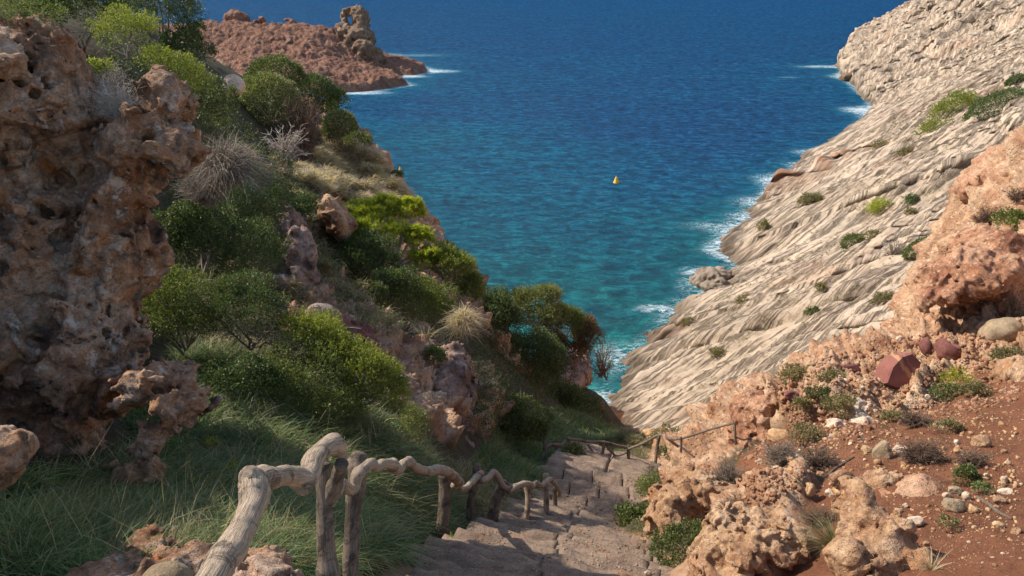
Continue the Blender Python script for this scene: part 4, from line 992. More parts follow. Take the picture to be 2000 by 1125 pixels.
px_limb("post", [(933, 906, 6.5, 9.1), (929, 925, 7.5, 9.1), (921, 970, 7, 9.1), (917, 1000, 6.5, 9.1), (922, 1053, 6.5, 9.1), (923, 1075, 7, 9.1)], M['post'], rail1, 8, org1)
px_limb("rail", [(938, 940, 5.5, 9.05), (953, 934, 6, 9.2), (964, 922, 6, 9.3), (972, 930, 6, 9.35), (979, 944, 6, 9.4), (989, 953, 6, 9.45), (999, 949, 5, 9.5)], M['rail'], rail1, 9, org1)
px_limb("post", [(988, 940, 8, 9.5), (979, 957, 9, 9.5), (966, 985, 9, 9.5), (964, 1010, 10, 9.5), (957, 1045, 10, 9.5), (955, 1070, 10, 9.5)], M['post'], rail1, 10, org1, knob=.14)
px_limb("rail", [(993, 961, 5.5, 9.5), (1009, 950, 6, 9.7), (1026, 945, 6, 9.8), (1038, 947, 5.5, 9.9)], M['rail'], rail1, 11, org1)
px_limb("post", [(1028, 942, 7, 9.95), (1032, 972, 6, 9.95), (1028, 1006, 6, 9.95), (1019, 1024, 7, 9.95), (1021, 1043, 7, 9.95), (1021, 1060, 7, 9.95)], M['rail'], rail1, 12, org1)
px_limb("rail", [(1033, 956, 5, 10.0), (1040, 950, 5, 10.1), (1047, 944, 5, 10.2), (1060, 948, 5, 10.4), (1072, 937, 5, 10.6), (1082, 943, 4.5, 10.8), (1092, 957, 4.5, 11.0), (1092, 968, 4.5, 11.1)], M['rail'], rail1, 13, org1, n=8)
px_limb("post", [(1066, 925, 5.5, 10.65), (1067, 972, 5.5, 10.65), (1067, 1030, 6, 10.65), (1067, 1045, 6, 10.65)], M['rail'], rail1, 14, org1)
px_limb("post", [(1083, 952, 4, 11.2), (1086, 1010, 4, 11.2), (1086, 1025, 4, 11.2)], M['post'], rail1, 15, org1)
o2_ = P(1228, 914, 16.0)
rail2 = empty("rustic_railing", tuple(o2_), "thin dark branch handrail curving round the lower flight and off to the right", "railing")
def L2(nm, rows, mt, sd, **kw): return px_limb(nm, rows, mt, rail2, sd, o2_, ring=10, n=6, **kw)
L2("rail", [(1043, 928, 3.6, 14.6), (1058, 895, 3.6, 15.0), (1069, 872, 3.6, 15.2), (1086, 869, 3.6, 15.4), (1098, 869, 3.6, 15.5), (1110, 858, 3.6, 15.6)], M['thin'], 30)
L2("rail", [(1108, 857, 3.2, 15.5), (1128, 859, 2.9, 15.6), (1150, 863, 2.9, 15.7), (1182, 864, 2.7, 15.8), (1205, 870, 2.7, 15.9), (1230, 876, 2.7, 16.0)], M['thin'], 31)
L2("rail", [(1226, 877, 2.4, 16.0), (1246, 870, 2.3, 15.4), (1266, 861, 2.3, 14.0), (1289, 849, 2.5, 13.0), (1309, 857, 2.5, 12.5), (1332, 856, 2.5, 12.1), (1367, 845, 2.3, 11.9), (1396, 836, 2.3, 11.5), (1434, 826, 2.1, 11.1)], M['thin'], 32)
for i, rows in enumerate([[(1063, 860, 3.2, 15.1), (1064, 890, 3.2, 15.1), (1062, 936, 3.4, 15.1)], [(1089, 872, 3.2, 15.4), (1086, 900, 3, 15.4), (1085, 932, 3.2, 15.4)], [(1110, 853, 3.6, 15.6), (1113, 880, 3.6, 15.6), (1112, 915, 3.8, 15.6)],
                          [(1180, 861, 3.4, 15.8), (1177, 880, 3.4, 15.8), (1168, 910, 3.6, 15.8)], [(1227, 870, 3.4, 16), (1227, 890, 3.4, 16), (1227, 922, 3.6, 16)], [(1289, 846, 3.2, 13.0), (1284, 870, 3, 13.0), (1280, 905, 3.2, 13.0)],
                          [(1330, 853, 2.6, 12.1), (1330, 875, 2.4, 12.1), (1328, 905, 2.6, 12.1)], [(1435, 824, 2.2, 11.1), (1436, 850, 2.2, 11.1), (1437, 868, 2.2, 11.1)]]):
    L2("post", rows, M['post'], 40 + i)
for i, rows in enumerate([[(1184, 868, 2.2, 15.8), (1203, 892, 2.2, 15.9), (1223, 914, 2.2, 16)], [(1148, 868, 1.8, 15.7), (1162, 888, 1.8, 15.75), (1172, 902, 1.8, 15.8)], [(1228, 882, 1.6, 16), (1205, 890, 1.6, 15.9), (1186, 876, 1.6, 15.8)]]):
    L2("brace", rows, M['thin'], 60 + i)
print("rails", time.time() - T0)

# ------------------------------------------------------------------ buoys
def buoy_material():
    m = Mat("yellow_buoy_plastic", 0.45, 0.5)
    co = m.coord(obj=True)
    return m.out(m.ramp(m.noise(co, 4, 3), [(0.3, (0.72, 0.40, 0.02)), (0.7, (0.82, 0.50, 0.03))]))
M['buoy'] = buoy_material()
bm_ = Mat("weed_line"); M['weed'] = bm_.out((0.12, 0.10, 0.03))
def buoy(u, v, sz, label, z=0.0, loc=None):
    c = sea(u, v)
    e = empty("marker_buoy", (c[0], c[1], 0), label, "buoy", "yellow marker buoys on the water")
    prof = [(0.0, -.30), (.30, -.28), (.42, -.10), (.43, .06), (.40, .13), (.31, .30), (.24, .48), (.17, .66), (.10, .80), (.05, .84), (0.0, .85)]
    def lathe(nm, pr, mt):
        th = np.linspace(0, 2 * math.pi, 24, endpoint=False); V = np.array([[r * sz * math.cos(a), r * sz * math.sin(a), zz * sz] for r, zz in pr for a in th])
        nr = len(pr); i = np.arange(nr - 1)[:, None] * 24; j = np.arange(24)[None]
        F = np.stack([i + j, i + (j + 1) % 24, i + 24 + (j + 1) % 24, i + 24 + j], -1).reshape(-1, 4)
        return mesh_np(nm, V, F, mt, True, parent=e)
    lathe("float", prof, M['buoy']); lathe("collar", [(.435, -.09), (.455, -.06), (.455, .0), (.435, .03)], M['weed']); lathe("lifting_eye", [(.02, .84), (.05, .86), (.05, .92), (.02, .94)], M['buoy'])
    e.rotation_euler = (R(4), R(-5), 0)
buoy(1204, 357, .95, "yellow conical buoy afloat in the middle of the cove")
buoy(782, 333, .62, "smaller yellow buoy just off the tip of the left slope")

# ------------------------------------------------------------------ vegetation
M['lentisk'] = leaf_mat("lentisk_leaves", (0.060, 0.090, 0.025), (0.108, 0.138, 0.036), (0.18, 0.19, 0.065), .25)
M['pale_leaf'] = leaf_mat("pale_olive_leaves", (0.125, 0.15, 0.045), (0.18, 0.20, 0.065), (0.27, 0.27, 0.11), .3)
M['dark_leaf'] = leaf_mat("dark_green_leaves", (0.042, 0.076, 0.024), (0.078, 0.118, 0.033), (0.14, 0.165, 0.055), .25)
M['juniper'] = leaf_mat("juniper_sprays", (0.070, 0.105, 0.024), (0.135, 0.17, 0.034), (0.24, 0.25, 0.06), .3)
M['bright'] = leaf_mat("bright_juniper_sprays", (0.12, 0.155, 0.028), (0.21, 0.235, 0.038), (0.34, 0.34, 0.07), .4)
M['pine'] = leaf_mat("lime_pine_needles", (0.23, 0.28, 0.03), (0.37, 0.41, 0.045), (0.52, 0.50, 0.09), .5)
M['brown_leaf'] = leaf_mat("browned_leaves", (0.10, 0.085, 0.04), (0.16, 0.10, 0.05), (0.22, 0.13, 0.07), .3)
M['fennel'] = leaf_mat("fennel_heads", (0.24, 0.26, 0.03), (0.36, 0.36, 0.04), (0.42, 0.38, 0.06), .4)
M['grass'] = leaf_mat("green_grass_blades", (0.065, 0.145, 0.045), (0.135, 0.21, 0.055), (0.40, 0.35, 0.16), .35, sc=1.2)
M['dark_grass'] = leaf_mat("deep_green_grass_blades", (0.058, 0.125, 0.042), (0.11, 0.18, 0.05), (0.32, 0.29, 0.13), .35, sc=1.2)
M['straw'] = leaf_mat("straw_grass_blades", (0.42, 0.31, 0.20), (0.54, 0.42, 0.28), (0.62, 0.52, 0.36), .35, sc=1.2)
M['drygreen'] = leaf_mat("half_dry_grass_blades", (0.13, 0.13, 0.05), (0.21, 0.18, 0.085), (0.34, 0.27, 0.15), .35, sc=1.2)
M['twig'] = leaf_mat("grey_dry_twigs", (0.17, 0.13, 0.095), (0.25, 0.195, 0.145), (0.34, 0.28, 0.22), 0.0, sc=3, rough=.9)
M['paletwig'] = leaf_mat("bleached_twigs", (0.36, 0.30, 0.24), (0.46, 0.39, 0.32), (0.55, 0.48, 0.40), 0.0, sc=3, rough=.9)
M['browntwig'] = leaf_mat("brown_dry_twigs", (0.11, 0.065, 0.04), (0.17, 0.105, 0.07), (0.26, 0.19, 0.13), 0.0, sc=3, rough=.9)

def unit(v): return v / (np.linalg.norm(v, axis=-1, keepdims=True) + 1e-9)
def leaves(p, d, L, W):
    """rhombic leaves from base p along d: verts and quads"""
    n = len(p); s = unit(np.cross(d, RNG.normal(size=(n, 3))))
    up = np.cross(s, d)
    L = np.broadcast_to(L, (n,))[:, None]; W = np.broadcast_to(W, (n,))[:, None]
    a = p; b = p + d * L * .45 + s * W * .5 + up * L * .06; c = p + d * L; e = p + d * L * .45 - s * W * .5 + up * L * .06
    V = np.stack([a, b, c, e], 1).reshape(-1, 3); F = np.arange(4 * n).reshape(n, 4)
    return V, F
def blades(p, d0, L, W, bend, seg=3):
    """tapering ribbons that start along d0 and droop by bend"""
    n = len(p); L = np.broadcast_to(L, (n,)); W = np.broadcast_to(W, (n,)); bend = np.broadcast_to(bend, (n,))
    h = d0.copy(); h[:, 2] = 0; h = unit(h + RNG.normal(size=(n, 3)) * np.array([.1, .1, 0]))
    side = unit(np.cross(h, [0, 0, 1.0])); rows = []
    side = unit(side + .5 * RNG.normal(size=(n, 3)))
    for k in range(seg + 1):
        t = k / seg
        c = p + d0 * (L * t)[:, None] + h * (L * bend * t * t * .6)[:, None] - np.array([0, 0, 1.0]) * (L * bend * t * t * .75)[:, None]
        w = W * (1 - t) ** .7 * .5 + W * .04
        rows += [c - side * w[:, None], c + side * w[:, None]]
    V = np.stack(rows, 1).reshape(-1, 3); k2 = 2 * (seg + 1)
    base = np.arange(n)[:, None, None] * k2; q = np.array([[2 * k, 2 * k + 1, 2 * k + 3, 2 * k + 2] for k in range(seg)])[None]
    return V, (base + q).reshape(-1, 4)
def tubes(paths, radii):
    """many thin four sided branches"""
    Vs, Fs = [], []; b = 0
    for pth, r in zip(paths, radii):
        pth = np.asarray(pth); T = unit(np.gradient(pth, axis=0)); N = unit(np.cross(T, [.31, .52, .79])); B = np.cross(T, N)
        rr = np.linspace(r, r * .35, len(pth))[:, None]
        V = np.stack([pth + N * rr, pth + B * rr, pth - N * rr, pth - B * rr], 1).reshape(-1, 3)
        i = np.arange(len(pth) - 1)[:, None] * 4; j = np.arange(4)[None]
        Fs.append(np.stack([i + j, i + (j + 1) % 4, i + 4 + (j + 1) % 4, i + 4 + j], -1).reshape(-1, 4) + b); Vs.append(V); b += len(V)
    return np.vstack(Vs), np.vstack(Fs)
def crooked(a, b, n=6, wob=.12):
    a, b = np.asarray(a), np.asarray(b); t = np.linspace(0, 1, n)[:, None]; l = np.linalg.norm(b - a)
    w = np.cumsum(RNG.normal(size=(n, 3)), 0) * wob * l / n * .9; w -= w[0]
    return a + (b - a) * t + w * np.sqrt(t)
def clump_points(n, rad, kc, cs=.34, low=-.35, drape=0.0):
    """n points and outward directions over a crown made of kc lumps; unit space scaled by rad"""
    c = unit(RNG.normal(size=(kc * 3, 3))); c = c[c[:, 2] > low][:kc]
    c = c * RNG.uniform(.45, .88, (len(c), 1))
    r = RNG.uniform(.6, 1.15, len(c)) * cs
    w = r ** 2; k = RNG.choice(len(c), n, p=w / w.sum())
    d = unit(RNG.normal(size=(n, 3)) + c[k] * .9 + np.array([0, 0, .25]))
    p = c[k] + d * (r[k] * RNG.uniform(.55, 1.08, n) ** .5)[:, None]
    return p * rad, d
def foliage(kind, rad, n, L, basis):
    rad = np.asarray(rad)
    if kind == 'round':
        d = unit(RNG.normal(size=(int(n * 1.5), 3))); d = d[d[:, 2] > -.45][:n]
        nn = noise(d, 2.2, RNG.integers(99)) * .15 + noise(d, 6, 9) * .10 - .12 * RNG.random(len(d)) ** 3
        p = d * (RNG.uniform(.86, 1.0, len(d)) + nn)[:, None] * rad
        V, F = leaves(p, unit(d + .9 * RNG.normal(size=d.shape)), L * RNG.uniform(.6, 1.2, len(p)), L * .55)
        k = 4
    elif kind in ('juniper', 'pine', 'loose'):
        kc = {'juniper': 34, 'pine': 26, 'loose': 30}[kind]
        per = {'juniper': 7, 'pine': 14, 'loose': 3}[kind]
        m = max(10, n // per)
        p, d = clump_points(m, rad, kc, .30 if kind != 'pine' else .26)
        ax = unit(d + np.array([0, 0, .55 if kind != 'pine' else .7]) + .3 * RNG.normal(size=d.shape))
        sl = L * {'juniper': 3.0, 'pine': 1.2, 'loose': 1.5}[kind]
        t = RNG.uniform(0, 1, (m, per)); pp = (p[:, None] + ax[:, None] * t[..., None] * sl).reshape(-1, 3)
        spread = {'juniper': .75, 'pine': .55, 'loose': 1.0}[kind]
        dd = unit(np.repeat(ax, per, 0) + spread * RNG.normal(size=(m * per, 3)))
        wl = {'juniper': .34, 'pine': .11, 'loose': .5}[kind]; ll = {'juniper': 1.0, 'pine': 2.0, 'loose': 1.0}[kind]
        V, F = leaves(pp, dd, L * ll * RNG.uniform(.6, 1.2, len(pp)), L * ll * wl); k = 4
    elif kind == 'tuft':      # upright or drooping grassy clump
        a = RNG.uniform(0, 2 * math.pi, n); s = RNG.uniform(0, 1, n) ** .6
        d = unit(np.stack([np.cos(a) * s * 1.1, np.sin(a) * s * 1.1, np.ones(n)], 1))
        p = d * np.array([.25, .25, 0]) * rad - np.array([0, 0, rad[2] * .9])
        V, F = blades(p, d * np.array([1, 1, 1]), rad[2] * 1.9 * RNG.uniform(.55, 1.05, n), L, RNG.uniform(.1, .8, n)); k = 8
    elif kind == 'broom':
        a = RNG.uniform(0, 2 * math.pi, n); s = RNG.uniform(0, 1, n)
        d = unit(np.stack([np.cos(a) * s * .9 + .1, np.sin(a) * s * .9, np.ones(n)], 1) + .12 * RNG.normal(size=(n, 3)))
        p = RNG.normal(size=(n, 3)) * rad * np.array([.28, .28, .22]) - np.array([0, 0, rad[2] * .45])
        V, F = blades(p, d, rad[2] * 1.25 * RNG.uniform(.3, 1.05, n), L, RNG.uniform(.2, 1.6, n)); k = 8
    elif kind == 'twigs':
        m = max(6, n // 8); base = np.array([0, 0, -rad[2] * .8]); paths = []; rr = []
        for i in range(m):
            d = unit(RNG.normal(size=3) + np.array([0, 0, .5])); e = d * rad * RNG.uniform(.6, 1.0)
            q = crooked(base + RNG.normal(size=3) * rad * .12, e, 7, .35); paths.append(q); rr.append(L * .55)
            for j in range(7):
                s = q[RNG.integers(2, 7)]; e2 = s + unit(d + .8 * RNG.normal(size=3)) * rad * RNG.uniform(.18, .42)
                paths.append(crooked(s, e2, 4, .3)); rr.append(L * .3)
        V, F = tubes(paths, rr); k = 4
    rnd = np.repeat(RNG.random(len(V) // k + 1), k)[:len(V)]
    return V, F, rnd
VEG = []
def bush(name, label, cat, u, v, ru, rv, kind, mat, n, leaf_px=4.5, d=None, rdm=1.0, group=None, stem=None, rot=0.0, lean=0.0):
    """crown centred on photo pixel (u, v) with half sizes ru, rv in pixels; stands on the ground below"""
    if d is None:
        h = hit(u, min(1120, v + rv * .55), ALLG); d = h[2] if h else 30.0
        d -= 0.25 * rv * d / FPX
    c = P(u, v, d); kx = d / FPX
    rad = np.array([ru * kx, (ru + rv) * .5 * kx * rdm, rv * kx]); L = leaf_px * kx
    V, F, rnd = foliage(kind, rad, n, L, None)
    a = R(rot); ca, sa = math.cos(a), math.sin(a)
    if rot: V = np.stack([V[:, 0] * ca + V[:, 2] * sa, V[:, 1], -V[:, 0] * sa + V[:, 2] * ca], 1)
    g = drop(c[0], c[1]); org = np.array([c[0], c[1], max(g, c[2] - rad[2])]) if g < c[2] else np.array([c[0], c[1], c[2] - rad[2]])
    off = c - org
    if stem:
        e = empty(name, tuple(org), label, cat, group)
        mesh_np("foliage", V + off, F, M[mat], True, {"rnd": rnd}, e)
        paths, rr = [], []
        for i in range(stem):
            dd = unit(RNG.normal(size=3) + np.array([0, 0, .4])); tip = off + dd * rad * .85
            q = crooked(np.array([0, 0, -.05]) + RNG.normal(size=3) * .03, tip, 8, .25); paths.append(q); rr.append(max(L * .5, rad[0] * .03))
            for j in range(3):
                s = q[RNG.integers(3, 8)]; paths.append(crooked(s, s + unit(dd + .9 * RNG.normal(size=3)) * rad * .4, 5, .3)); rr.append(L * .28)
        Vt, Ft = tubes(paths, rr)
        mesh_np("stem", Vt, Ft, M['twig'] if stem < 9 else M['paletwig'], True, {"rnd": RNG.random(len(Vt))}, e)
        VEG.append(e); return e
    o = mesh_np(name, V + off, F, M[mat], True, {"rnd": rnd}); o.location = org
    tag(o, label, cat, group); VEG.append(o); return o

B = bush
# -- left slope, from the top down
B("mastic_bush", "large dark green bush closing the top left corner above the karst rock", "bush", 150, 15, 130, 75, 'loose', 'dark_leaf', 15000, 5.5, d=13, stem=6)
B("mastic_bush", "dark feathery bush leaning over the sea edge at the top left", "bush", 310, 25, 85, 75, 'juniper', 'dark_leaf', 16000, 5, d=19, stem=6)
B("mastic_bush", "shaded bush skirt hanging below the feathery one, beside the red peninsula", "bush", 365, 100, 46, 52, 'loose', 'dark_leaf', 6000, 5, d=19)
B("heath_shrub", "small yellow green shrub lit by the sun behind the top of the karst rock", "shrub", 240, 62, 62, 42, 'juniper', 'bright', 6500, 4.5, d=11.5, stem=5)
B("heath_shrub", "low sunlit green shrub spilling down right of the karst rock top", "shrub", 345, 135, 70, 34, 'juniper', 'bright', 5500, 5, d=12, rot=25)
B("heath_shrub", "narrow green shrub creeping down beside the white topped block", "shrub", 405, 205, 50, 52, 'loose', 'lentisk', 5500, 5, d=15, rot=45)
B("corner_shrub", "thin wiry shrub on the very top left of the karst rock", "shrub", 45, 30, 80, 40, 'juniper', 'juniper', 4000, 4.5, d=6.6)
B("tufted_herb", "pale bristly herb growing in the cleft of the karst rock", "shrub", 205, 165, 52, 42, 'twigs', 'paletwig', 900, 1.6, d=7.1)
B("green_herb", "small bright herb among the bristles in the cleft of the karst rock", "plant", 190, 135, 34, 20, 'loose', 'bright', 1500, 5, d=7.05)
B("twiggy_shrub", "tangle of pale thin twigs over a green tuft on the karst rock ledge", "shrub", 225, 200, 50, 36, 'twigs', 'paletwig', 1100, 1.4, d=6.6)
B("green_herb", "grey green tuft beneath the pale twigs on the karst rock ledge", "plant", 195, 212, 26, 34, 'loose', 'pale_leaf', 1600, 4.5, d=6.9)
B("round_bush", "pale olive dome shaped bush, front one of the clipped looking domes", "bush", 525, 205, 62, 62, 'round', 'pale_leaf', 14000, 4.2, d=24, stem=10)
B("round_bush", "darker domed bush rising behind the pale olive dome", "bush", 540, 155, 62, 46, 'round', 'lentisk', 10000, 4, d=26)
B("round_bush", "deep green rounded bush to the right of the two domes", "bush", 615, 195, 46, 50, 'round', 'dark_leaf', 8000, 4, d=27.5)
B("round_bush", "small olive green bush on the edge above the straw grass", "bush", 664, 248, 34, 33, 'round', 'pale_leaf', 6000, 4, d=26)
B("round_bush", "dark bush patch between the deep green bush and the water", "bush", 660, 200, 26, 34, 'loose', 'dark_leaf', 3500, 4, d=28)
B("low_shrub", "little dark shrub trailing off the edge behind the yellow buoy", "shrub", 772, 344, 15, 7, 'loose', 'dark_leaf', 700, 4, d=26.5)
B("low_shrub", "spare dark twiggy shrub below the small olive bush", "shrub", 703, 275, 26, 16, 'loose', 'lentisk', 1500, 4, d=25)
B("bare_shrub", "bare silvery branching shrub under the pale olive dome", "shrub", 555, 280, 46, 36, 'twigs', 'paletwig', 420, 2.6, d=21.5)
B("bare_shrub", "brown shaded twiggy bush right of the bare silvery branches", "shrub", 590, 250, 34, 66, 'twigs', 'browntwig', 1600, 1.8, d=23.5)
B("dry_broom", "big grey brown dry broom fanning out right of the karst rock", "bush", 438, 305, 52, 64, 'broom', 'twig', 3600, 1.0, d=10.5)
B("dry_broom", "dry grey twigs hanging below the broom on the shaded slope", "bush", 400, 365, 60, 36, 'twigs', 'twig', 1200, 1.6, d=10.4)
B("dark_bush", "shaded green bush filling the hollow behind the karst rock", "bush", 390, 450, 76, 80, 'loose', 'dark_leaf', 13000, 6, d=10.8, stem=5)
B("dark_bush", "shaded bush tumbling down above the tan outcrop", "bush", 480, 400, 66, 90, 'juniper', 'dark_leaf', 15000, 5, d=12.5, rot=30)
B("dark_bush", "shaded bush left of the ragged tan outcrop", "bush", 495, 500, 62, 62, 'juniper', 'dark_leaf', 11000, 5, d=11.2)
B("dark_bush", "small dark shrub sitting on top of the brown outcrop", "bush", 596, 405, 28, 26, 'loose', 'dark_leaf', 2500, 5, d=16)
B("juniper", "broad juniper with a sunlit left edge behind the karst rock hook", "juniper", 350, 610, 105, 72, 'juniper', 'juniper', 20000, 5.5, d=9.0, stem=6)
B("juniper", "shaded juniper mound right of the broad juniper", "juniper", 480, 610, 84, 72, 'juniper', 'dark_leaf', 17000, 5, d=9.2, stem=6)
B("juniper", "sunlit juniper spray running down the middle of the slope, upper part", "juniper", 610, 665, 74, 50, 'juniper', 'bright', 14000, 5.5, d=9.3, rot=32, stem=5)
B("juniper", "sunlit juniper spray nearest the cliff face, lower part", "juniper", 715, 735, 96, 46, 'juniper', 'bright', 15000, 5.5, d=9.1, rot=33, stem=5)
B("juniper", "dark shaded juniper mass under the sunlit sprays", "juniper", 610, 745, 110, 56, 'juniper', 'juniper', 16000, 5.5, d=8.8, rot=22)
B("slope_shrub", "low shaded shrub in the grass left of the dark juniper mass", "shrub", 470, 740, 70, 40, 'loose', 'dark_leaf', 5000, 6, d=8.4)
B("fennel_plant", "yellow green fennel beside the foot of the cliff face", "plant", 800, 840, 32, 46, 'juniper', 'pale_leaf', 3500, 5, d=10)
B("umbel_weed", "yellow green umbel weed standing highest in the left grass", "plant", 410, 872, 12, 12, 'loose', 'fennel', 160, 6)
B("umbel_weed", "yellow green umbel weed just left of the handrail knuckle", "plant", 450, 922, 14, 16, 'loose', 'fennel', 200, 6)
B("umbel_weed", "low yellow green weed in the grass under the karst rock hook", "plant", 378, 945, 12, 10, 'loose', 'fennel', 140, 6)
B("leafy_weed", "broad leafed green weed in the dark grass at the bottom left", "plant", 70, 1035, 22, 14, 'loose', 'lentisk', 260, 9)
B("leafy_weed", "blue green feathery weed beside the hook of the karst rock", "plant", 345, 885, 30, 20, 'juniper', 'grass', 1400, 5)
# -- pine and junipers over the water
def pine(label, u, v, d, lobes, n, mat="pine", px=4.5, branches=7):
    base = P(u, v, d); e = empty("pine_tree", tuple(base), label, "tree")
    Vs, Fs, rs = [], [], []; b = 0; tips = []
    for (lu, lv, ru, rv, ld, w) in lobes:
        c = P(lu, lv, ld); k = ld / FPX; rad = np.array([ru * k, (ru + rv) * .45 * k, rv * k])
        V, F, r_ = foliage('pine', rad, int(n * w), px * k, None)
        Vs.append(V + c - base); Fs.append(F + b); rs.append(r_); b += len(V); tips.append(c - base)
    mesh_np("crown", np.vstack(Vs), np.vstack(Fs), M[mat], True, {"rnd": np.concatenate(rs)}, e)
    paths, rr = [], []
    for i, t in enumerate(tips):
        for j in range(3):
            q = crooked(np.zeros(3), t + RNG.normal(size=3) * .12 * d / 18, 9, .22); paths.append(q); rr.append(.035 * d / 18)
            for m_ in range(4):
                s = q[RNG.integers(4, 9)]; paths.append(crooked(s, s + unit(t + 1.2 * RNG.normal(size=3)) * .35, 4, .3)); rr.append(.010)
    Vt, Ft = tubes(paths, rr)
    mesh_np("trunk", Vt, Ft, M['paletwig'], True, {"rnd": RNG.random(len(Vt))}, e)
    return e
pine("wind bent pine with glowing lime green needles on the sea edge", 775, 520, 18.5,
     [(700, 430, 40, 36, 18.5, .18), (745, 412, 44, 32, 18.8, .18), (797, 418, 32, 30, 18.8, .14), (735, 455, 56, 30, 18.2, .15), (815, 470, 34, 28, 18.3, .13), (688, 465, 28, 30, 18, .08), (838, 510, 40, 26, 18.2, .10)], 52000)
B("juniper", "shaded green juniper base below the lime green pine", "juniper", 715, 510, 66, 44, 'juniper', 'dark_leaf', 14000, 5, d=17.4, stem=5)
B("juniper", "yellow green juniper on the edge right of the lime green pine", "juniper", 880, 525, 52, 38, 'juniper', 'bright', 12000, 4.6, d=18.5, stem=10, rot=20)
B("juniper", "small juniper tip standing out against the water below the yellow green one", "juniper", 925, 570, 22, 34, 'juniper', 'juniper', 4500, 4.6, d=18.5)
B("slope_shrub", "green and brown shrub hanging between pine and cliff face", "shrub", 830, 590, 66, 42, 'juniper', 'juniper', 11000, 4.6, d=16.6, rot=25)
B("slope_shrub", "fresh green leafy shrub in front of the shaded juniper base", "shrub", 722, 578, 34, 26, 'loose', 'lentisk', 2500, 6, d=15.4)
B("slope_shrub", "olive shrub on the slope under the pine branches", "shrub", 770, 560, 50, 40, 'loose', 'dark_leaf', 5000, 5, d=16.4)
B("grass_plume", "blond plume of dry grass drooping over the cliff face rim", "grass clump", 903, 618, 30, 34, 'broom', 'straw', 1500, 1.3, d=15.5)
B("rim_shrub", "small green shrub on the ledge left of the cliff face rim", "shrub", 845, 695, 26, 15, 'loose', 'lentisk', 1400, 5, d=13.2)
# -- bushes in the gully mouth
B("gully_bush", "tall dark green bush right of the cliff face rim", "bush", 965, 625, 46, 62, 'juniper', 'dark_leaf', 18000, 4.6, d=22, stem=4)
B("gully_bush", "olive topped bush crowning the gully against the water", "bush", 1050, 604, 60, 42, 'juniper', 'pale_leaf', 22000, 4, d=25, stem=10)
B("gully_bush", "yellow green bush just left of the rust tipped bush", "bush", 1095, 628, 36, 28, 'juniper', 'juniper', 10000, 4, d=25.5)
B("gully_bush", "rust tipped bush at the seaward end of the gully bushes", "bush", 1146, 656, 26, 36, 'juniper', 'brown_leaf', 9000, 4, d=26, stem=4)
B("gully_bush", "dark brown shaded heart of bushes below the olive crown", "bush", 1095, 700, 56, 56, 'loose', 'brown_leaf', 9000, 4, d=26.3)
B("gully_bush", "grey green shaded bush sloping down beneath the brown heart", "bush", 1035, 705, 66, 66, 'juniper', 'dark_leaf', 22000, 4.4, d=22.5, rot=30)
B("gully_bush", "low dark bush running down to the water gap", "bush", 1120, 785, 50, 24, 'juniper', 'dark_leaf', 7000, 4.4, d=26, rot=22)
B("gully_bush", "bright leafed dark bush above the far handrail", "bush", 1000, 820, 72, 52, 'loose', 'lentisk', 13000, 5, d=15.5, stem=5)
B("bare_branches", "bare dark branches reaching over the water gap", "shrub", 1178, 705, 34, 40, 'twigs', 'browntwig', 300, 1.8, d=27)
# -- right bank of the path
B("bank_plant", "green plant cushion on the landing's right edge", "plant", 1240, 1010, 42, 17, 'loose', 'lentisk', 2600, 6, d=10.6)
B("bank_plant", "sprawling bright green plant between the path rock and the pitted boulder", "plant", 1340, 1062, 62, 34, 'loose', 'lentisk', 5500, 5.5, d=8.2, rot=-24)
B("bank_plant", "olive tuft of herbs above the landing's green cushion", "plant", 1275, 955, 26, 30, 'juniper', 'pale_leaf', 2600, 5, d=11.3)
B("bank_plant", "dry grey shrub on the shaded bend beyond the landing", "shrub", 1280, 925, 24, 22, 'twigs', 'twig', 600, 1.8, d=12.2)
B("bank_plant", "dark leafy clump at the foot of the lower handrail bend", "plant", 1117, 893, 24, 24, 'loose', 'lentisk', 1800, 5, d=15.0)
B("bank_plant", "sunlit ground herbs around the last post of the near handrail", "plant", 1070, 1040, 40, 10, 'loose', 'pale_leaf', 1500, 5.5, d=10.3)
B("bank_plant", "yellow flowering herb at the stairway edge beside the third post", "plant", 885, 1070, 14, 22, 'loose', 'fennel', 500, 6, d=8.1)
B("bank_plant", "green trefoil patch along the stairway edge below the leaning post", "plant", 950, 1058, 34, 12, 'loose', 'grass', 1500, 6, d=8.9)
B("bank_plant", "grey green shrub right behind the lower handrail", "shrub", 1300, 862, 36, 26, 'loose', 'drygreen', 2600, 4, d=18)
B("bank_plant", "olive shrub at the base of the second thin post", "shrub", 1305, 890, 22, 16, 'loose', 'lentisk', 1400, 4, d=16)
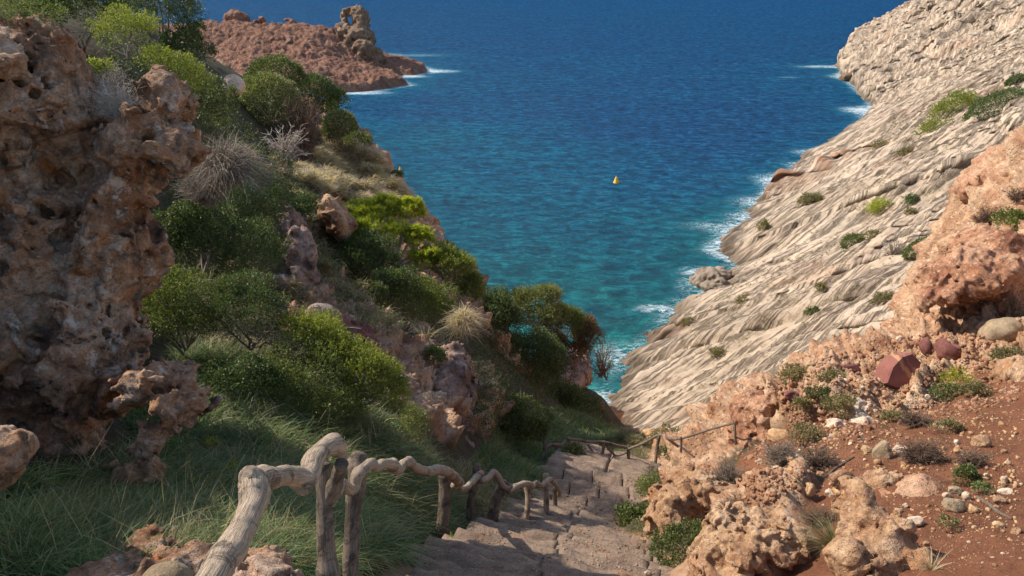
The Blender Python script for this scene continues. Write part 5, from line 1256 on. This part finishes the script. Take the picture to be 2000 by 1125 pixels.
# -- shrubs on the pale slope and the pink rock
for (u, v, ru, rv, kind, mat, n, lab, rot) in [
    (1868, 212, 44, 24, 'juniper', 'bright', 6000, "lime green shrub high on the pale slope, upper half of the slanting pair", -18),
    (1826, 253, 28, 13, 'juniper', 'bright', 2200, "lime green shrub below the larger one on the pale slope", -25),
    (1950, 215, 62, 34, 'round', 'dark_leaf', 7000, "big dark green cushion bush at the upper right", -25),
    (1985, 158, 24, 12, 'round', 'dark_leaf', 1500, "dark green bush cut by the right edge near the top", -25),
    (1716, 404, 20, 10, 'juniper', 'pine', 1500, "tiny lime green shrub in the middle of the pale slope", -28),
    (1583, 392, 24, 16, 'loose', 'drygreen', 1800, "olive grey shrub growing on the ochre ledge", -10),
    (1492, 445, 14, 18, 'loose', 'drygreen', 900, "brownish shrub in a crack near the water", 0),
    (1668, 478, 25, 21, 'round', 'lentisk', 2400, "round dark green bush in the middle of the pale slope", 0),
    (1702, 462, 22, 12, 'loose', 'drygreen', 900, "grey shrub touching the round dark green bush", 0),
    (1795, 484, 34, 12, 'round', 'lentisk', 2200, "elongated green cushion lying along a bedding crack", -35),
    (1779, 392, 14, 10, 'loose', 'dark_leaf', 700, "small dark shrub right of the tiny lime green one", 0),
    (1778, 416, 12, 8, 'loose', 'drygreen', 500, "grey green tuft under the small dark shrub", 0),
    (1722, 583, 24, 12, 'loose', 'drygreen', 1000, "grey green shrub on the lower pale slope", -25),
    (1604, 566, 12, 15, 'loose', 'drygreen', 700, "pale green tuft on the lower pale slope, left of centre", 0),
    (1588, 612, 15, 12, 'loose', 'lentisk', 800, "small leafy shrub below the pale green tuft", -20),
    (1660, 662, 14, 7, 'loose', 'dark_leaf', 500, "little dark shrub just above the pink rock", -15),
    (1400, 690, 18, 10, 'loose', 'drygreen', 700, "brownish scrub near the foot of the pale slope", 0),
    (1450, 588, 14, 6, 'loose', 'drygreen', 400, "thin olive tuft near the shore boulder", -30),
    (1345, 630, 16, 7, 'loose', 'drygreen', 400, "olive tuft low on the pale slope near the water", -30),
    (1720, 285, 16, 8, 'loose', 'drygreen', 400, "tiny dark tuft in the upper part of the pale slope", -20),
    (1765, 300, 16, 6, 'loose', 'drygreen', 400, "thin tuft right of the tiny dark one high on the slope", -35),
    (1745, 490, 24, 26, 'twigs', 'twig', 380, "leafless grey shrub standing on the pale slope", 0)]:
    h = hit(u, v, (BV_S,)); B("slope_scrub", lab, "shrub", u, v, ru * (.85 if n < 2000 else 1), rv * (.8 if n < 2000 else 1), kind, mat, n, 3.6 if kind != 'twigs' else 1.4, d=(h[2] if h else 60) - .2, rot=rot)
for (u, v, ru, rv, kind, mat, n, lab) in [
    (1980, 438, 38, 26, 'loose', 'juniper', 3500, "olive bush on the pink rock at the right edge"),
    (1925, 425, 30, 20, 'twigs', 'browntwig', 700, "brown dry scrub left of the olive bush on pink rock"),
    (1985, 380, 26, 14, 'twigs', 'browntwig', 500, "dark dry scrub on the dome rock"),
    (1893, 497, 17, 15, 'loose', 'drygreen', 900, "small grey green shrub on the brow rock top"),
    (1985, 510, 24, 20, 'loose', 'drygreen', 1300, "brown and green shrub right of the brow rock"),
    (1980, 600, 16, 30, 'twigs', 'browntwig', 500, "brown scrub above the olive boulder"),
    (1965, 700, 30, 22, 'loose', 'drygreen', 1700, "green grey shrub below the olive boulder"),
    (1865, 745, 24, 22, 'juniper', 'fennel', 1300, "yellow flowered fennel below the round maroon boulder"),
    (1850, 768, 34, 16, 'loose', 'lentisk', 1500, "green leafy base around the yellow fennel"),
    (1905, 765, 30, 12, 'loose', 'drygreen', 1200, "dull green herb patch right of the fennel"),
    (1888, 930, 24, 19, 'loose', 'lentisk', 2200, "bushy green herb alone on the red dirt"),
    (1920, 955, 20, 8, 'loose', 'grass', 500, "thin green creeper beside the bushy herb"),
    (1850, 1020, 24, 10, 'loose', 'lentisk', 380, "sparse creeping green weed below the stone cairn"),
    (1790, 820, 40, 14, 'twigs', 'browntwig', 1100, "dry brown mat of stems across the upper red dirt"),
    (1850, 835, 28, 12, 'loose', 'drygreen', 900, "grey green herb mat on the upper red dirt"),
    (1745, 815, 24, 10, 'loose', 'drygreen', 700, "grey herb mat beside the whitish stacked boulder"),
    (1800, 885, 50, 24, 'twigs', 'browntwig', 1700, "wide dry brown tangle in the middle of the red dirt"),
    (1900, 895, 40, 16, 'twigs', 'browntwig', 900, "dry brown tangle around the pinkish domed stone"),
    (1555, 735, 46, 18, 'loose', 'drygreen', 2200, "grey green scrub on the pink bank crest"),
    (1620, 740, 30, 12, 'loose', 'drygreen', 1100, "grey scrub right of the crest scrub on the pink bank"),
    (1600, 768, 26, 9, 'loose', 'lentisk', 900, "low green cushion on the pink bank"),
    (1565, 790, 20, 14, 'loose', 'drygreen', 900, "dark scrub beside the maroon patch on the bank"),
    (1640, 790, 34, 22, 'loose', 'drygreen', 1600, "dull scrub left of the whitish stacked boulder"),
    (1575, 850, 36, 18, 'loose', 'drygreen', 1500, "grey green scrub below the black hollow"),
    (1530, 890, 40, 30, 'twigs', 'twig', 1600, "grey dry tangle below the spongy upright rock"),
    (1600, 900, 46, 26, 'twigs', 'browntwig', 1700, "brown dry tangle on the dirt bank"),
    (1420, 930, 34, 30, 'twigs', 'twig', 1100, "grey brown dry shrub on the path rock crest"),
    (1440, 1000, 50, 30, 'twigs', 'browntwig', 1500, "brown dry tangle behind the path rock"),
    (1640, 1040, 26, 50, 'tuft', 'drygreen', 420, "dry grass spikes between the pitted and horned rocks"),
    (1600, 1010, 40, 22, 'twigs', 'browntwig', 900, "brown dry stems above the pitted boulder"),
    (1265, 945, 18, 16, 'tuft', 'drygreen', 300, "thin dry grass tuft on the sunlit bend"),
    (1825, 1090, 40, 34, 'tuft', 'straw', 60, "few blond grass stalks on the red dirt at the bottom")]:
    h = hit(u, min(v + rv * .6, 1122), (BV_G,)); 
    B("bank_scrub", lab, "shrub", u, v, ru, rv, kind, mat, n, 4.6 if kind not in ('twigs', 'tuft') else 1.5, d=(h[2] if h else 9) - .06, rdm=.8)
print("bushes", time.time() - T0)

# -- ground covers that nobody could count
def in_poly(poly, n):
    poly = np.array(poly, float); out = []
    lo, hi = poly.min(0), poly.max(0)
    while len(out) < n:
        q = RNG.uniform(lo, hi, (n * 2, 2)); ins = np.zeros(len(q), bool); j = len(poly) - 1
        for i in range(len(poly)):
            xi, yi = poly[i]; xj, yj = poly[j]
            ins ^= ((yi > q[:, 1]) != (yj > q[:, 1])) & (q[:, 0] < (xj - xi) * (q[:, 1] - yi) / (yj - yi + 1e-9) + xi); j = i
        out += list(q[ins])
    return out[:n]
def spots(poly, n, trees, clump=0.0, rockless=False):
    pts, nr, dp = [], [], []
    for (u, v) in in_poly(poly, n):
        h = hit(u, v, trees)
        if h is None: continue
        if clump and noise(h[0][None], clump, 77)[0] < -.05 and random.random() < .8: continue
        pts.append(h[0]); nr.append(h[1]); dp.append(h[2])
    return np.array(pts), np.array(nr), np.array(dp)
GT = (BV_G,)
def grass(name, label, poly, n, per, length, mat, wpx=1.3, bend=(.3, 1.2), clump=0.0, flow=(0, 0), spread=.45, trees=GT, r=.05):
    p, nr, dp = spots(poly, n, trees, clump)
    p = np.repeat(p, per, 0) + RNG.normal(size=(len(p) * per, 3)) * [r, r, 0]; nr = np.repeat(nr, per, 0); dp = np.repeat(dp, per)
    p[:, 2] -= .03
    a = np.repeat(RNG.uniform(0, 6.28, len(p) // per), per) + noise(p, 1.6, 5) * 2 + RNG.normal(size=len(p)) * .9
    d = unit(np.stack([np.cos(a) * spread + flow[0], np.sin(a) * spread + flow[1], np.ones(len(p))], 1) + .18 * RNG.normal(size=(len(p), 3)) + .25 * nr)
    L = length * RNG.uniform(.45, 1.15, len(p)) * (1 + .35 * noise(p, 1.3, 8))
    V, F = blades(p, d, L, wpx * dp / FPX, RNG.uniform(*bend, len(p)))
    o = mesh_np(name, V, F, M[mat], True, {"rnd": np.repeat(RNG.random(len(p)), 8)})
    return tag(o, label, kind="stuff")
def cover(name, label, poly, n, per, size, mat, leaf_px=4.5, clump=0.0, trees=GT):
    p, nr, dp = spots(poly, n, trees, clump)
    k = np.repeat(np.arange(len(p)), per); s = size * RNG.uniform(.5, 1.3, len(p))
    d = unit(RNG.normal(size=(len(k), 3)) + nr[k] * 1.0 + [0, 0, .4]); q = p[k] + d * (s[k] * RNG.uniform(.3, 1, len(k)))[:, None] * [1, 1, .8]
    L = leaf_px * dp[k] / FPX
    V, F = leaves(q, unit(d + .7 * RNG.normal(size=d.shape)), L * RNG.uniform(.6, 1.3, len(k)), L * .4)
    o = mesh_np(name, V, F, M[mat], True, {"rnd": np.repeat(RNG.random(len(k)), 4)})
    return tag(o, label, kind="stuff")
grass("grass", "long lush green grass bent over the left bank", [(0, 930), (180, 930), (320, 840), (420, 790), (560, 780), (700, 790), (800, 850), (880, 960), (890, 1040), (870, 1072), (760, 1085), (690, 1100), (600, 1125), (0, 1125)], 9500, 7, .27, 'grass', 2.3, (.1, 1.5), r=.05, spread=.95)
grass("grass", "yellowing blades mixed through the left bank grass", [(60, 960), (320, 860), (560, 800), (800, 860), (880, 1000), (760, 1085), (600, 1110), (100, 1110)], 1600, 5, .38, 'drygreen', 1.6, (.2, 1.4), r=.08, spread=.9)
cover("undergrowth", "small leafy weeds between the grass blades of the left bank", [(60, 980), (320, 900), (560, 830), (800, 870), (860, 1000), (700, 1085), (100, 1110)], 1700, 9, .10, 'grass', 7, clump=1.5)
cover("undergrowth", "dull dry litter and weeds caught in the left grass", [(60, 980), (320, 880), (560, 800), (800, 860), (860, 1000), (700, 1085), (100, 1110)], 1300, 7, .12, 'drygreen', 6, clump=1.9)
grass("grass", "tall thin seeding stalks over the left bank", [(60, 960), (320, 860), (560, 790), (800, 830), (900, 960), (760, 1085), (600, 1110), (100, 1110)], 420, 1, .62, 'straw', 1.2, (.05, .5), r=.02, spread=.35)
grass("grass", "darker grass higher on the left bank", [(380, 690), (560, 740), (700, 800), (560, 880), (300, 870), (240, 830)], 3800, 6, .40, 'dark_grass', 1.7, (.3, 1.1), r=.07)
grass("grass", "half dry grass around the handrail posts", [(640, 780), (760, 770), (860, 900), (1050, 940), (1090, 1000), (1050, 1036), (940, 1054), (870, 1072), (780, 1080), (700, 960)], 4200, 6, .26, 'drygreen', 1.3, (.3, 1.3), clump=1.4)
grass("grass", "short green grass in the shaded gully", [(920, 900), (960, 860), (1050, 800), (1110, 800), (1200, 835), (1230, 860), (1225, 905), (1180, 900), (1120, 900), (1050, 940), (1000, 955)], 5200, 6, .28, 'dark_grass', 1.3, (.2, .9))
grass("grass", "olive dry grass beyond the lower handrail", [(1190, 835), (1250, 850), (1262, 880), (1260, 900), (1225, 895)], 1300, 6, .22, 'drygreen', 1.3, (.2, .8))
grass("dry_grass", "blond dry grass bands on the sea edge of the left slope", [(600, 300), (660, 275), (735, 300), (760, 345), (800, 385), (760, 400), (690, 395), (600, 360), (570, 330)], 5200, 7, .34, 'straw', 1.3, (.2, .9), flow=(.25, 0), spread=.6)
grass("dry_grass", "straw tufts in the outcrops of the left slope", [(500, 330), (600, 360), (640, 420), (760, 560), (900, 620), (910, 680), (820, 660), (700, 640), (640, 560), (560, 450)], 1800, 7, .30, 'drygreen', 1.4, (.3, 1.1), clump=1.2)
cover("undergrowth", "dark evergreen undergrowth of the upper left slope", [(180, 60), (330, 90), (410, 150), (480, 240), (560, 310), (620, 380), (600, 440), (540, 400), (520, 480), (560, 600), (420, 640), (300, 600), (300, 470), (330, 330), (240, 160)], 8500, 11, .20, 'dark_leaf', 5)
cover("undergrowth", "lighter green leafy sprays through the upper left slope", [(250, 100), (400, 160), (520, 320), (640, 420), (560, 600), (420, 640), (320, 560), (340, 360)], 1700, 14, .16, 'juniper', 4.6, clump=.9)
grass("grass", "half dry grass woven through the shrubs of the left slope", [(380, 180), (480, 260), (620, 400), (600, 620), (700, 700), (560, 760), (420, 700), (320, 560), (340, 340)], 2600, 6, .28, 'drygreen', 1.3, (.2, 1.2), clump=1.0)
cover("undergrowth", "mixed undergrowth between the pine and the outcrops", [(610, 470), (700, 500), (860, 560), (930, 620), (900, 680), (800, 640), (700, 620), (620, 560)], 2400, 10, .16, 'juniper', 4.6, clump=1.1)
cover("undergrowth", "green undergrowth down the gully mouth", [(920, 640), (1000, 640), (1100, 700), (1160, 780), (1190, 820), (1100, 830), (1040, 800), (960, 860), (920, 840)], 4200, 10, .22, 'dark_leaf', 4.6)
cover("undergrowth", "bank herbs along the right edge of the stairway", [(1180, 1000), (1260, 960), (1270, 1010), (1330, 1020), (1420, 1000), (1380, 1060), (1320, 1095), (1270, 1060)], 900, 9, .07, 'lentisk', 5, clump=1.2)
cover("scrub", "thin dry scrub over the pink bank", [(1440, 760), (1600, 710), (1760, 690), (1850, 640), (1990, 600), (2000, 700), (1800, 780), (1720, 880), (1560, 960), (1440, 960)], 1100, 9, .08, 'drygreen', 4, clump=.9)
cover("litter", "brown dead stems and leaf litter strewn over the red dirt", [(1560, 860), (1700, 800), (1900, 770), (2000, 800), (2000, 1040), (1850, 1040), (1780, 930), (1660, 930), (1600, 960)], 2200, 7, .05, 'browntwig', 3.6, clump=1.3)
cover("litter", "grey green creeping herbs and litter between the stones of the bank", [(1440, 840), (1600, 760), (1760, 700), (1950, 760), (1990, 860), (1900, 940), (1700, 900), (1500, 960)], 1100, 8, .06, 'drygreen', 4, clump=1.6)
cover("scrub", "low scattered herbs speckling the pale slope", [(1250, 760), (1420, 560), (1560, 420), (1700, 260), (1850, 120), (2000, 60), (2000, 260), (1880, 380), (1800, 540), (1700, 670), (1450, 740), (1300, 830)], 2300, 9, .17, 'drygreen', 2.6, clump=.35, trees=(BV_S,))
print("covers", time.time() - T0)

# ------------------------------------------------------------------ loose stones and sticks
def stone_mesh(seed, ang=.5):
    bm = __import__("bmesh").new(); __import__("bmesh").ops.create_icosphere(bm, subdivisions=4, radius=1.0)
    co = np.array([v.co[:] for v in bm.verts]); F = np.array([[v.index for v in f.verts] for f in bm.faces]); bm.free()
    rg = np.random.default_rng(seed)
    for _ in range(9):      # chip flats off the ball
        nn = unit(rg.normal(size=3)); c = rg.uniform(.55, .9); dd = co @ nn; co = co - np.outer(np.clip(dd - c, 0, None) * .85, nn)
    co = co * (1 + .13 * fbm(co, 1.3, 4, seed))[:, None]
    co = co * (1 + .02 * fbm(co, 7, 2, seed + 9))[:, None]
    return co, F
STN = [stone_mesh(900 + i) for i in range(7)]
def stone(name, label, u, v, ru, rv, mat, i=None, group=None, dd=0.0, tree=None, cat="stone"):
    h = hit(u, min(v + rv * .6, 1123), tree or ALLG)
    if h is None: return
    k = h[2] / FPX; co, F = STN[(i if i is not None else random.randrange(7)) % 7]
    o = mesh_np(name, co * np.array([ru * k, (ru + rv) * .5 * k, rv * k * 1.05]), F, M[mat], True)
    c = h[0]; o.location = (c[0], c[1] , c[2] + rv * k * .55); o.rotation_euler = (random.uniform(-.3, .3), random.uniform(-.3, .3), random.uniform(0, 6.28) if ru / rv < 1.4 else random.uniform(-.3, .3))
    tag(o, label, cat, group); return o
for a in [("cream_stone", "cream skull shaped stone on the dirt below the broad boulder", 1787, 1017, 17, 12, 'stone', 0), ("pink_stone", "pinkish domed stone on the upper red dirt", 1915, 862, 19, 15, 'cong', 1),
          ("flat_stone", "flat yellowish stone left of the leaning slab stone", 1692, 877, 12, 7, 'ochre', 2), ("leaning_stone", "long grey tan stone leaning on the dirt bank", 1722, 878, 18, 24, 'olive', 3),
          ("small_stone", "little tan stone at the foot of the leaning slab stone", 1714, 903, 8, 7, 'ochre', 4), ("pale_stone", "pale elongated stone right of the leaning slab stone", 1757, 877, 16, 8, 'stone', 5),
          ("rusty_stone", "rusty brown stone in the dry tangle", 1871, 882, 13, 8, 'ochre', 6), ("tan_stone", "small tan stone left of the rusty brown one", 1847, 894, 9, 6, 'ochre', 0),
          ("cairn_stone", "dark mottled base stone of the little cairn", 1862, 985, 24, 15, 'olive', 1), ("cairn_stone", "grey brown stone on the cairn", 1864, 958, 16, 10, 'olive', 2),
          ("cairn_stone", "cream stone at the left of the cairn", 1849, 967, 10, 7, 'stone', 3), ("cairn_stone", "pale upright stone at the right of the cairn", 1886, 968, 9, 10, 'stone', 4),
          ("orange_stone", "orange knobbly stone right of the cairn", 1901, 994, 12, 9, 'ochre', 5), ("flat_stone", "flat pinkish stone near the weathered stick", 1951, 977, 15, 8, 'cong', 6),
          ("pale_stone", "long pale stone on the dirt at the right", 1964, 960, 15, 6, 'stone', 0), ("small_stone", "upper stone of the touching pair near the right edge", 1961, 936, 8, 6, 'stone', 1),
          ("small_stone", "lower stone of the touching pair near the right edge", 1957, 945, 9, 5, 'ochre', 2), ("small_stone", "small cream stone above the touching pair", 1967, 903, 8, 5, 'stone', 3),
          ("apricot_stone", "apricot stone at the lower right below the cream boulder", 1949, 1026, 13, 7, 'ochre', 4), ("flat_stone", "flat pale stone at the lower right edge", 1984, 1037, 12, 6, 'cong', 5),
          ("white_stone", "white flat stone beside the ochre boulder", 1622, 963, 13, 8, 'stone', 6), ("ochre_stone", "rounded ochre stone above the notched rock", 1638, 957, 18, 15, 'ochre', 0),
          ("yellow_stone", "yellow tilted stone on the shoulder of the ochre boulder", 1581, 955, 11, 14, 'ochre', 1), ("grey_stone", "flat grey stone beneath the whitish stacked boulder", 1681, 860, 9, 4, 'grey', 2),
          ("white_stone", "bright white stone on the upper bank below the fennel", 1810, 775, 10, 7, 'stone', 3), ("cream_stone", "cream stone high on the pink bank", 1757, 663, 8, 8, 'stone', 4),
          ("broad_stone", "broad pale patch of rock half buried left of the dirt", 1592, 893, 14, 9, 'stone', 5), ("maroon_slab", "maroon slab set into the pink bank", 1550, 772, 24, 12, 'maroon', 6),
          ("maroon_slab", "thin maroon slab near the bank crest", 1665, 718, 22, 8, 'maroon', 0), ("capped_rock", "lichen spotted cap of rock below the black hollow", 1522, 848, 28, 12, 'ochre', 1),
          ("path_stone", "pinkish stone at the stairway's right edge below the plants", 1290, 1080, 10, 6, 'cong', 2), ("path_stone", "pale stone sitting on the lowest visible step", 1265, 1118, 8, 5, 'stone', 3),
          ("dark_stone", "dark broken stone in the grass behind the first posts", 775, 985, 16, 10, 'grey', 4), ("pale_stone", "pale pointed stone under the near handrail", 541, 1025, 15, 12, 'grey', 5),
          ("path_stone", "tan stone beside the second post on the stairway edge", 740, 1092, 20, 8, 'cong', 6), ("shaded_stone", "knobbly grey stone in the shaded grass beside the third post", 800, 1020, 20, 16, 'grey', 0),
          ("ridge_boulder", "brown boulder on the seaward point of the gully", 1172, 790, 12, 10, 'pen', 1), ("sea_rock", "small dark rock awash off the pale slope", 1215, 657, 11, 5, 'pen', 2)]:
    stone(*a[:7], i=a[7])
for (u, v, r_, lab) in [(548, 46, 7, "pale round boulder on the peninsula ridge left of the notched stub"), (530, 74, 6, "dark boulder low on the peninsula slope"), (565, 78, 8, "pale boulder in the middle of the peninsula slope"),
                        (596, 84, 5, "small boulder right of the pale one on the peninsula"), (612, 84, 5, "outer boulder of the peninsula slope group"), (424, 84, 4, "small boulder at the left of the peninsula"), (512, 38, 8, "rounded boulder beside the flat topped stack")]:
    h = hit(u, v + 3, (BV_P,))
    if h is None: h = (P(u, v, 195), None, 195)
    k = h[2] / FPX; co, F = STN[int(u) % 7]; o = mesh_np("peninsula_boulder", co * r_ * k * [1, 1, .8], F, M['arch' if 'pale' in lab else 'pen'], True); o.location = tuple(h[0]); tag(o, lab, "boulder", "boulders on the peninsula")
n_small = 0
LM = [(1848, 685, "the round maroon boulder"), (1766, 728, "the streaked maroon slab"), (1953, 648, "the olive boulder"), (1795, 965, "the broad pinkish boulder"), (1700, 1030, "the horned rock"), (1465, 1060, "the pitted boulder"), (1888, 930, "the bushy green herb"),
      (1862, 970, "the little cairn"), (1990, 990, "the cream boulder"), (1915, 862, "the pinkish domed stone"), (1720, 880, "the leaning grey tan stone"), (1668, 800, "the whitish stacked boulder"), (1630, 850, "the pale hooded stone"), (1540, 965, "the rounded ochre boulder"),
      (1865, 745, "the yellow fennel"), (1490, 820, "the black hollow"), (1787, 1017, "the cream skull shaped stone"), (1890, 580, "the pink overhanging brow"), (1995, 745, "the knobbly rock at the right edge"), (1640, 958, "the ochre stone above the notched rock"), (1800, 885, "the wide brown tangle"), (1555, 772, "the maroon slab in the bank")]
USED = set()
def near_label(u, v, colour, size):
    ls = sorted(LM, key=lambda l: (l[0] - u) ** 2 + (l[1] - v) ** 2)
    for (a, b_, nm) in ls[:3]:
        du, dv = u - a, v - b_; far = math.hypot(du, dv)
        side = ("right of" if du > 0 else "left of") if abs(du) > abs(dv) else ("below" if dv > 0 else "above")
        dist = "close " if far < 45 else "well " if far > 110 else ""
        t = f"{size} {colour} loose stone {dist}{side} {nm}"
        if t not in USED: USED.add(t); return t
    return None
for (poly, n, mats) in [([(1640, 850), (1720, 830), (1990, 800), (2000, 1110), (1820, 1100), (1700, 950)], 70, ('stone', 'cong', 'ochre')), ([(1440, 760), (1600, 700), (1800, 690), (1700, 850), (1560, 900)], 50, ('stone', 'pink', 'cong')),
                        ([(1480, 860), (1640, 860), (1660, 960), (1480, 960)], 40, ('stone', 'cong', 'ochre')), ([(1740, 690), (1980, 690), (1980, 800), (1760, 790)], 20, ('stone', 'pink'))]:
    for (u, v) in in_poly(poly, n):
        s = random.uniform(2.2, 6.5) * random.uniform(.7, 1.2); mt = random.choice(mats)
        lb = near_label(u, v, {'stone': 'cream', 'cong': 'tan pink', 'ochre': 'ochre', 'pink': 'pink'}[mt], 'tiny' if s < 3.4 else 'small' if s < 5 else 'fist sized')
        if lb is None: continue
        stone("loose_stone", lb, u, v, s, s * random.uniform(.55, .85), mt, group="small loose stones on the right bank", tree=GT); n_small += 1
# gravel: countless chips
def chips(label, poly, n, mat, trees, cl, sz_):
    p, nr, dp = spots(poly, n, trees, cl); sz = (RNG.uniform(.5, 1.0, len(p)) ** 3 * sz_ * dp / FPX)[:, None, None]
    Vg = p[:, None] + CH1[None] * sz * RNG.uniform(.6, 1.2, (len(p), 1, 3)) * (1 + .25 * RNG.normal(size=(len(p), len(CH1), 1)))
    o = mesh_np("gravel", Vg.reshape(-1, 3), (CHF[None] + (np.arange(len(p)) * len(CH1))[:, None, None]).reshape(-1, 3), M[mat], False); return tag(o, label, kind="stuff")
p, nr, dp = spots([(1440, 760), (1600, 700), (1850, 660), (2000, 700), (2000, 1120), (1780, 1120), (1660, 960), (1480, 1000), (1430, 900)], 5200, GT, 1.8)
co, F = stone_mesh(950); bm = __import__("bmesh").new(); __import__("bmesh").ops.create_icosphere(bm, subdivisions=1, radius=1.0)
c1 = np.array([v.co[:] for v in bm.verts]); F1 = np.array([[v.index for v in f.verts] for f in bm.faces]); bm.free()
sz = (RNG.uniform(.5, 1.0, len(p)) ** 3 * 2.6 * dp / FPX)[:, None, None]
Vg = p[:, None] + c1[None] * sz * RNG.uniform(.6, 1.2, (len(p), 1, 3)) * (1 + .25 * RNG.normal(size=(len(p), len(c1), 1)))
gr = mesh_np("gravel", Vg.reshape(-1, 3), (F1[None] + (np.arange(len(p)) * len(c1))[:, None, None]).reshape(-1, 3), M['cong'], False)
tag(gr, "fine chips of stone strewn over the red dirt", kind="stuff")
CH1, CHF = c1, F1
chips("grit and small chips scattered over the stone steps", [(720, 1085), (1090, 1010), (1110, 930), (1250, 930), (1265, 1060), (1340, 1122), (720, 1122)], 2600, 'cong', (BV_ST, BV_LD), 2.2, 2.6)
chips("rubble of angular fragments on the conglomerate bank", [(1440, 770), (1600, 700), (1850, 640), (1990, 620), (1990, 780), (1720, 850), (1560, 960), (1440, 1000)], 3000, 'pink', GT, 1.5, 7.0)
chips("larger broken fragments lying in the red dirt", [(1560, 860), (1700, 800), (1990, 800), (1990, 1060), (1850, 1040), (1660, 930)], 700, 'ochre', GT, 1.2, 6.0)
def stick(label, rows, mat, seed):
    org = P(*rows[0][:2], rows[0][3]); o = px_limb("stick", rows, mat, None, seed, org, ring=10, n=6); o.location = org; tag(o, label, "stick")
def gp(u, v, r): h = hit(u, v, GT); return (u, v, r, h[2] - .02)
stick("grey weathered stick lying on the red dirt by the cream boulder", [gp(1908, 970, 3), gp(1930, 984, 3.4), gp(1950, 1000, 3), gp(1976, 1013, 2.4)], M['thin'], 80)
stick("dark curved branch on the dirt bank", [gp(1612, 933, 2.4), gp(1630, 916, 2.6), gp(1648, 905, 2.4), gp(1668, 893, 1.6)], M['post'], 81)
stick("short bent stake standing behind the pitted boulder", [(1610, 1000, 2.2, 6.9), (1614, 1012, 2.2, 6.9), (1622, 1022, 2, 6.9), (1628, 1030, 2, 6.9)], M['post'], 82)
for i, (u, v, hh, lab) in enumerate([(345, 1078, 46, "rust brown dead stem rising beside the flat brown boulder"), (300, 950, 70, "thin dead stalk in the left grass"), (524, 800, 60, "tall pale grass stalk above the near handrail"), (330, 1060, 30, "short rusty stalk behind the flat brown boulder")]):
    h = hit(u, min(v + 4, 1120), GT); d = h[2] - .1
    stick(lab, [(u, v, 1.2, d), (u - 4, v - hh * .4, 1.1, d), (u - 1, v - hh * .8, 1, d), (u + 3, v - hh, 1.6, d)], M['thin'], 90 + i)
print("all", time.time() - T0, "small stones", n_small)
